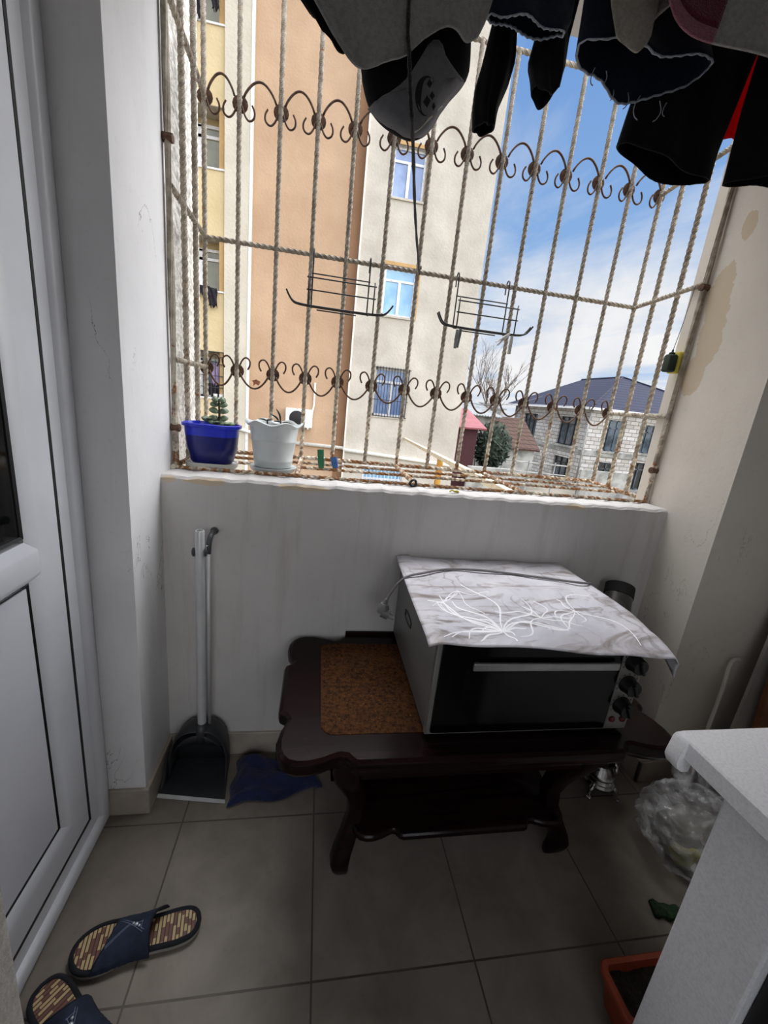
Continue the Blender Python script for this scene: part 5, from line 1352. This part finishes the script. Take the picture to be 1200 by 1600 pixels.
# ------------------------------------------------------------------ block house with the navy roof
h = thing('block_house', (25.3, 33, GZ), 'two-storey house of pale masonry blocks with a navy hipped roof', 'house')
HX0, HX1, HY0, HY1, HZ = 18.4, 32.3, 26.5, 37.8, 2.42
fw = [(19.6, 21.25, -.30, 1.86), (22.65, 24.2, -.2, 1.78), (19.5, 21.1, -2.9, -1.10), (22.7, 24.2, -2.9, -.9), (26, 27.6, -.2, 1.8), (29, 30.6, -.2, 1.8)]
lw = [(27.5, 30.1, -.28, 1.80), (33.6, 36.0, -.28, 1.80), (27.6, 29.9, -2.85, -1.18), (33.6, 36.0, -2.85, -1.18)]
m = MB()
def holes_grid(m, u0, u1, z0, z1, holes, put):
    """wall strip u0..u1 x z0..z1 minus window holes, emitted as boxes by put(u0, u1, z0, z1)"""
    us = sorted({u0, u1} | {a for h_ in holes for a in h_[:2]}); zs = sorted({z0, z1} | {a for h_ in holes for a in h_[2:]})
    for a, c in zip(us, us[1:]):
        for e, g_ in zip(zs, zs[1:]):
            mu, mz = (a + c) / 2, (e + g_) / 2
            if not any(h_[0] < mu < h_[1] and h_[2] < mz < h_[3] for h_ in holes): put(a, c, e, g_)
holes_grid(m, HX0, HX1, GZ, HZ, fw, lambda a, c, e, g_: m.box(a, c, HY0, HY0 + .3, e, g_))
holes_grid(m, HY0 + .3, HY1, GZ, HZ, lw, lambda a, c, e, g_: m.box(HX0, HX0 + .3, a, c, e, g_))
m.box(HX1 - .3, HX1, HY0 + .3, HY1, GZ, HZ); m.box(HX0 + .3, HX1 - .3, HY1 - .3, HY1, GZ, HZ)
m.build('masonry_walls', 'blocks', h, base=None)
m = MB(); m.box(HX0 - .06, HX1, HY0 - .06, HY0, -.72, -.36); m.box(HX0 - .06, HX0, HY0, HY1, -.62, -.40); m.build('storey_band', 'grey_wall', h)
for (a, c, za, zb) in fw:
    f = MB()
    for q in range(4): x = a + (c - a) * q / 3; f.box(max(a, x - .05), min(c, x + .05), HY0 + .14, HY0 + .22, za, zb)
    for z in (za + .04, za + (zb - za) * .74, zb - .04): f.box(a, c, HY0 + .14, HY0 + .22, z - .04, z + .04)
    fo = f.build('window_frame', 'pane_dark', h); MB().box(a, c, HY0 + .2, HY0 + .21, za, zb).build('window_pane', 'pane_dark' if za > -1 else 'black_plastic', fo)
    MB().box(a - .15, c + .15, HY0 - .14, HY0 + .1, za - .14, za).build('window_sill', 'grey_wall', h)
for (a, c, za, zb) in lw:
    f = MB()
    for q in range(4): y = a + (c - a) * q / 3; f.box(HX0 + .14, HX0 + .22, max(a, y - .06), min(c, y + .06), za, zb)
    for z in (za + .04, za + (zb - za) * .74, zb - .04): f.box(HX0 + .14, HX0 + .22, a, c, z - .04, z + .04)
    fo = f.build('window_frame', 'ext_iron', h); MB().box(HX0 + .2, HX0 + .21, a, c, za, zb).build('window_pane', 'pane_dark', fo)
    MB().box(HX0 - .14, HX0 + .1, a - .2, c + .2, za - .14, za).build('window_sill', 'grey_wall', h)
E_ = .45; ez = 2.52; rz_ = 5.56; W = (HX1 - HX0) / 2; cxm = (HX0 + HX1) / 2
vs = [(HX0 - E_, HY0 - E_, ez), (HX1 + E_, HY0 - E_, ez), (HX1 + E_, HY1 + 1.4, ez), (HX0 - E_, HY1 + 1.4, ez), (cxm, HY0 + W, rz_), (cxm, HY1 + 1.4, rz_)]
MB().add(vs, [(0, 1, 4), (1, 2, 5, 4), (3, 0, 4, 5), (2, 3, 5), (0, 3, 2, 1)]).build('hipped_roof', 'roof_blue', h)
m = MB(); m.tube([vs[0], vs[4]], .10, 6); m.tube([vs[4], vs[5]], .10, 6); m.tube([vs[1], vs[4]], .10, 6); m.build('ridge_caps', 'roof_blue', h)
m = MB(); m.box(HX0 - E_ - .05, HX1 + E_, HY0 - E_ - .05, HY0 - E_ + .1, 2.38, 2.54); m.box(HX0 - E_ - .05, HX0 - E_ + .1, HY0 - E_, HY1 + 1.4, 2.38, 2.54); m.build('eaves_fascia', 'ext_frame', h)
MB().tube([(HX0 - .12, HY0 - .12, 2.4), (HX0 - .12, HY0 - .12, GZ)], .07, 8).build('down_pipe', 'grey_wall', h, smooth=True)
MB().tube([(HX0 - .12, HY1 - .2, 2.4), (HX0 - .12, HY1 - .2, GZ)], .07, 8).build('down_pipe', 'grey_wall', h, smooth=True)

o = MB().box(16.8, 20.6, 23.9, 24.05, GZ, -1.45).build('yard_fence', 'grey_wall'); tag(o, 'grey sheet fence standing in front of the block house', 'fence')
m = MB()
t = thing('rail_fence', (14, 22, GZ), 'thin pipe railing in the yard left of the block house', 'fence')
for x in (8.6, 10.2, 11.8, 13.4): MB().tube([(x, 21.5, GZ), (x, 21.5, -.9)], .04, 6).build('post', 'grey_wall', t)
for z in (-.95, -1.5): MB().tube([(8.2, 21.5, z), (14.2, 21.5, z - .1)], .035, 6).build('rail', 'grey_wall', t)

# sheds, trees and far roofs between the two buildings
t = thing('red_roof_shed', (7.6, 20.5, GZ), 'small maroon shed with a faded red roof beside the apartment building edge', 'shed')
MB().box(6.3, 7.9, 20, 23, GZ, .62).build('shed_wall', 'maroon_wall', t)
MB().add([(6.0, 19.6, .62), (8.2, 19.6, .66), (8.4, 23.4, 1.55), (6.0, 23.4, 1.5), (6.0, 19.6, .54), (8.2, 19.6, .58), (8.4, 23.4, 1.47), (6.0, 23.4, 1.42)], [(0, 1, 2, 3), (4, 7, 6, 5), (0, 4, 5, 1), (1, 5, 6, 2), (2, 6, 7, 3), (3, 7, 4, 0)]).build('shed_roof', 'roof_red', t)
t = thing('corrugated_roof_house', (9.5, 27, GZ), 'low house with a grey corrugated roof behind the red-roofed shed', 'house')
MB().box(8.2, 11.2, 26, 31, GZ, 1.25).build('house_wall', 'grey_wall', t)
m = MB(); n = 40; vs = []
for i in range(n + 1):
    x = 7.8 + 3.8 * i / n; z = .05 * sin(i * pi / 1.0) + (.05 if i % 2 else 0)
    vs += [(x, 25.4, 1.22 + z), (x, 31, 2.25 + z)]
m.add(vs, [(2 * i, 2 * i + 2, 2 * i + 3, 2 * i + 1) for i in range(n)]); o_ = m.build('corrugated_roof', 'roof_grey', t); o_.modifiers.new('thickness', 'SOLIDIFY').thickness = .06
t = thing('brown_roof_shed', (12.2, 25, GZ), 'shed with a brown tiled roof at the left end of the block house', 'shed')
MB().box(11.0, 13.6, 24.4, 27, GZ, -.5).build('shed_wall', 'grey_wall', t)
MB().add([(10.8, 24.1, -.5), (13.8, 24.1, -.5), (13.8, 27, 1.3), (11.2, 27, 1.3), (10.8, 24.1, -.6), (13.8, 24.1, -.6), (13.8, 27, 1.2), (11.2, 27, 1.2)], [(0, 1, 2, 3), (4, 7, 6, 5), (0, 4, 5, 1), (1, 5, 6, 2), (2, 6, 7, 3), (3, 7, 4, 0)]).build('shed_roof', 'roof_brown', t)
o = MB().bbox(7.3, 9.6, 19.0, 19.15, GZ, -1.15, .02, 1).build('yard_wall', 'grey_wall'); tag(o, 'weathered grey yard wall below the dark green tree', 'wall')
def crown(c, r, n, m_, t, rnd, nm='crown', leaf=.16):
    m = MB()
    for k in range(n):
        while True:
            p = Vector((rnd.uniform(-1, 1), rnd.uniform(-1, 1), rnd.uniform(-1, 1)))
            if p.length < 1: break
        p = p * (.55 + .45 * p.length) ; q = Vector((c[0] + p.x * r[0], c[1] + p.y * r[1], c[2] + p.z * r[2]))
        a = Vector((rnd.uniform(-1, 1), rnd.uniform(-1, 1), rnd.uniform(-.6, 1))).normalized() * leaf; bb = a.orthogonal().normalized() * leaf * .5
        m.add([tuple(q - a), tuple(q + bb), tuple(q + a), tuple(q - bb)], [(0, 1, 2, 3)])
    return m.build(nm, m_, t)
rnd = random.Random(12)
t = thing('evergreen_tree', (9.1, 20.6, GZ), 'dark green bushy tree between the red-roofed shed and the block house', 'tree')
MB().tube([(9.1, 20.6, GZ), (9.12, 20.6, -1.2), (9.0, 20.6, .1)], [.12, .09, .04], 8).build('trunk', 'bark', t, smooth=True)
MB().sphere((9.05, 20.6, -.25), .72, .7, .95, 16, 12, crumple(5, 2.5, .4)).build('inner_crown', 'conifer', t, smooth=True)
crown((9.05, 20.6, -.20), (1.0, .9, 1.25), 1500, 'conifer', t, rnd)
t = thing('bare_tree', (12.2, 29, GZ), 'tall bare slender tree rising left of the block house against the sky', 'tree')
m = MB()
def branch(p, d, L, r, lev):
    p = Vector(p); q = p + d * L; mid = p + d * L * .5 + Vector((rnd.uniform(-.05, .05) * L, rnd.uniform(-.05, .05) * L, 0))
    m.tube([p, mid, q], [r, r * .8, r * .55], 5)
    if lev == 0: return
    for k in range(5 if lev > 2 else 4):
        a = rnd.uniform(0, 2 * pi); tilt = rnd.uniform(.3, .62); nd = (d + Vector((cos(a), sin(a), .25)) * tilt).normalized()
        branch(p + (q - p) * rnd.uniform(.35, 1.0), nd, L * rnd.uniform(.45, .68), r * .5, lev - 1)
branch((12.35, 29, GZ), Vector((0, 0, 1)), 5.4, .11, 4)
m.build('branches', 'twig', t)
for k, (x, y, r, lab) in enumerate(((14.2, 38, 1.5, 'hazy brown bare shrub left of the block house roof'), (15.6, 41, 1.4, 'hazy brown bare shrub touching the block house corner'))):
    t = thing('bare_shrub', (x, y, GZ), lab, 'shrub', 'bare shrubs behind the sheds')
    crown((x, y, .6 + .3 * k), (r, r, 1.5), 900, 'twig', t, rnd, 'twigs', .13)
    MB().tube([(x, y, GZ), (x + .1, y, .8)], [.12, .04], 6).build('trunk', 'bark', t)
for k, (x0, x1, y, z, lab) in enumerate(((19, 25, 60, 2.6, 'far pale roofline beyond the bare tree'), (25.5, 30, 66, 2.2, 'far low building right of the pale roofline'))):
    t = thing('distant_building', ((x0 + x1) / 2, y + 2, GZ), lab, 'building')
    MB().box(x0, x1, y, y + 5, GZ, z).build('wall', 'grey_wall', t); MB().box(x0 - .3, x1 + .3, y - .3, y + 5.3, z, z + .25).build('roof', 'roof_grey', t)
o = MB().box(-1, 8, 2.2, 2.25, GZ, GZ + .1).build('kerb', 'grey_wall'); tag(o, 'low kerb on the ground below the balcony', 'kerb')
# overhead wires
for (a, c, lab) in (((2.8, 12.9, 1.75), (16.5, 30, 3.1), 'thin overhead wire from the opposite building across to the block house'), ((18.3, 26.3, -1.2), (30, 20, .9), 'thin overhead wire crossing the front of the block house')):
    A = Vector(a); B = Vector(c); pts = [A.lerp(B, k / 16) + Vector((0, 0, -.5 * sin(pi * k / 16))) for k in range(17)]
    o = MB().tube(pts, .012, 5).build('overhead_wire', 'ext_iron'); tag(o, lab, 'wire')
# ------------------------------------------------------------------ sky
w = bpy.data.worlds.new('World'); scene.world = w; w.use_nodes = True
nt = w.node_tree; bg = nt.nodes['Background']
def wn(typ, **kw):
    n = nt.nodes.new(typ)
    for k, v in kw.items(): setattr(n, k, v)
    return n
def wm(op, a, b=None, clamp=False):
    n = wn('ShaderNodeMath', operation=op, use_clamp=clamp)
    for i, v in enumerate((a, b)):
        if v is None: continue
        if isinstance(v, (int, float)): n.inputs[i].default_value = v
        else: nt.links.new(v, n.inputs[i])
    return n.outputs[0]
def wr(f, a, b):
    n = wn('ShaderNodeMapRange'); n.inputs['From Min'].default_value = a; n.inputs['From Max'].default_value = b; nt.links.new(f, n.inputs['Value']); return n.outputs[0]
def wx_(f, a, b):
    n = wn('ShaderNodeMix', data_type='RGBA')
    for s, v in ((n.inputs[0], f), (n.inputs[6], a), (n.inputs[7], b)):
        if isinstance(v, (int, float, tuple)): s.default_value = v
        else: nt.links.new(v, s)
    return n.outputs[2]
tc = wn('ShaderNodeTexCoord').outputs['Generated']
sp_ = wn('ShaderNodeSeparateXYZ'); nt.links.new(tc, sp_.inputs[0])
z = sp_.outputs[2]
zz = wm('ADD', wm('MAXIMUM', z, 0.0), .10)
cb = wn('ShaderNodeCombineXYZ'); nt.links.new(wm('DIVIDE', sp_.outputs[0], zz), cb.inputs[0]); nt.links.new(wm('DIVIDE', sp_.outputs[1], zz), cb.inputs[1])
mp = wn('ShaderNodeMapping'); mp.inputs['Scale'].default_value = (.85, .5, 1); mp.inputs['Rotation'].default_value = (0, 0, .5); mp.inputs['Location'].default_value = (.6, .35, 0); nt.links.new(cb.outputs[0], mp.inputs[0])
n1 = wn('ShaderNodeTexNoise'); n1.inputs['Scale'].default_value = 1.1; n1.inputs['Detail'].default_value = 8; n1.inputs['Roughness'].default_value = .58; n1.inputs['Distortion'].default_value = .5; nt.links.new(mp.outputs[0], n1.inputs['Vector'])
n2 = wn('ShaderNodeTexNoise'); n2.inputs['Scale'].default_value = 7; n2.inputs['Detail'].default_value = 6; nt.links.new(tc, n2.inputs['Vector'])
blue = wx_(wr(z, .05, .75), lin((160, 196, 236)), lin((92, 140, 208)))
horizon = wr(z, .52, .08)
cl = wm('ADD', n1.outputs['Fac'], wm('MULTIPLY', horizon, .30))
cloud = wm('POWER', wr(cl, .47, .78), 1.1)
cloud = wm('MINIMUM', wm('MAXIMUM', cloud, 0.0), 1.0)
ccol = wx_(wr(n2.outputs['Fac'], .35, .65), lin((246, 246, 246)), lin((226, 230, 236)))
sky = wx_(cloud, blue, ccol)
below = wr(z, .0, -.03)
sky = wx_(below, sky, lin((150, 146, 138)))
# veiled sun behind and to the right of the balcony: a broad bright patch of sky
sd = Vector((.45, -.72, .53)).normalized()
dt = wn('ShaderNodeVectorMath', operation='DOT_PRODUCT'); nt.links.new(tc, dt.inputs[0]); dt.inputs[1].default_value = sd
glow = wm('MULTIPLY', wm('POWER', wm('MAXIMUM', dt.outputs['Value'], 0.0), 3.0), GLOW)
glow = wm('MULTIPLY', glow, wr(z, -.02, .05))
skm = wn('ShaderNodeMix', data_type='RGBA', blend_type='MULTIPLY'); skm.inputs[0].default_value = 1.0; nt.links.new(sky, skm.inputs[6]); skm.inputs[7].default_value = (SKY, SKY, SKY, 1)
sky = skm.outputs[2]
add = wn('ShaderNodeMix', data_type='RGBA', blend_type='ADD'); add.inputs[0].default_value = 1.0
nt.links.new(sky, add.inputs[6])
# glow lobe added high overhead, out of view, to brighten the balcony inside
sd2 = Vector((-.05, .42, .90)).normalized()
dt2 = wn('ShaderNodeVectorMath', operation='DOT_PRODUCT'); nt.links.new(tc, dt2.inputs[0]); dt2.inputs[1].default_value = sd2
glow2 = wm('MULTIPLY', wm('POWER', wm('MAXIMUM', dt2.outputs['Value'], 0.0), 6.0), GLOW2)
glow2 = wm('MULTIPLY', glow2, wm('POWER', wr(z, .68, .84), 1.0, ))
# second unseen glow added low at the right, to light door and left pier
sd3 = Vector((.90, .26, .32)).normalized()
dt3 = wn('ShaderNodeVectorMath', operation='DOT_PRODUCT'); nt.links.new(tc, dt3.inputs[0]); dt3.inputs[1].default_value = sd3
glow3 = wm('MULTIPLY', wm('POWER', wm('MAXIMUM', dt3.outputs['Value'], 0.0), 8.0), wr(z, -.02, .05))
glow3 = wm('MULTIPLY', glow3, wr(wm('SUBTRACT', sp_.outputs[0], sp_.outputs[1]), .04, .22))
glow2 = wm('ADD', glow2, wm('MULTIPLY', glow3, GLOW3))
gc = wn('ShaderNodeCombineColor')

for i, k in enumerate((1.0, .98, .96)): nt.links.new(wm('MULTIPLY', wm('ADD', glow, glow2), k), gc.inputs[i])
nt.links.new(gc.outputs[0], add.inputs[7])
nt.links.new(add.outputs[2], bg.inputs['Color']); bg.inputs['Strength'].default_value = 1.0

# ------------------------------------------------------------------ camera
Rm = ((0.9835767118684607, -0.1474301284265117, 0.10412112706924252), (0.0610298931631645, -0.27123782654312245, -0.9605755532974258), (0.16985936538948865, 0.9511542454745735, -0.2577855645787307))
cam = bpy.data.cameras.new('camera'); co = bpy.data.objects.new('camera', cam); COL.objects.link(co)
X = Vector(Rm[0]); Y = -Vector(Rm[1]); Z = -Vector(Rm[2])
co.matrix_world = Matrix(((X.x, Y.x, Z.x, 0), (X.y, Y.y, Z.y, 0), (X.z, Y.z, Z.z, 1.4), (0, 0, 0, 1)))
cam.sensor_fit = 'VERTICAL'; cam.sensor_height = 36.0; cam.lens = 639.7 / 1600 * 36.0
cam.clip_start = .02; cam.clip_end = 500
scene.camera = co
scene.view_settings.view_transform = 'Standard'; scene.view_settings.look = 'None'
scene.view_settings.gamma = 1.0; scene.view_settings.use_curve_mapping = False
scene.view_settings.exposure = EXPOSURE
scene.cycles.max_bounces = 10; scene.cycles.diffuse_bounces = 6; scene.cycles.transparent_max_bounces = 12
scene.cycles.sample_clamp_indirect = 6.0; scene.cycles.caustics_reflective = False; scene.cycles.caustics_refractive = False
scene.cycles.use_denoising = True
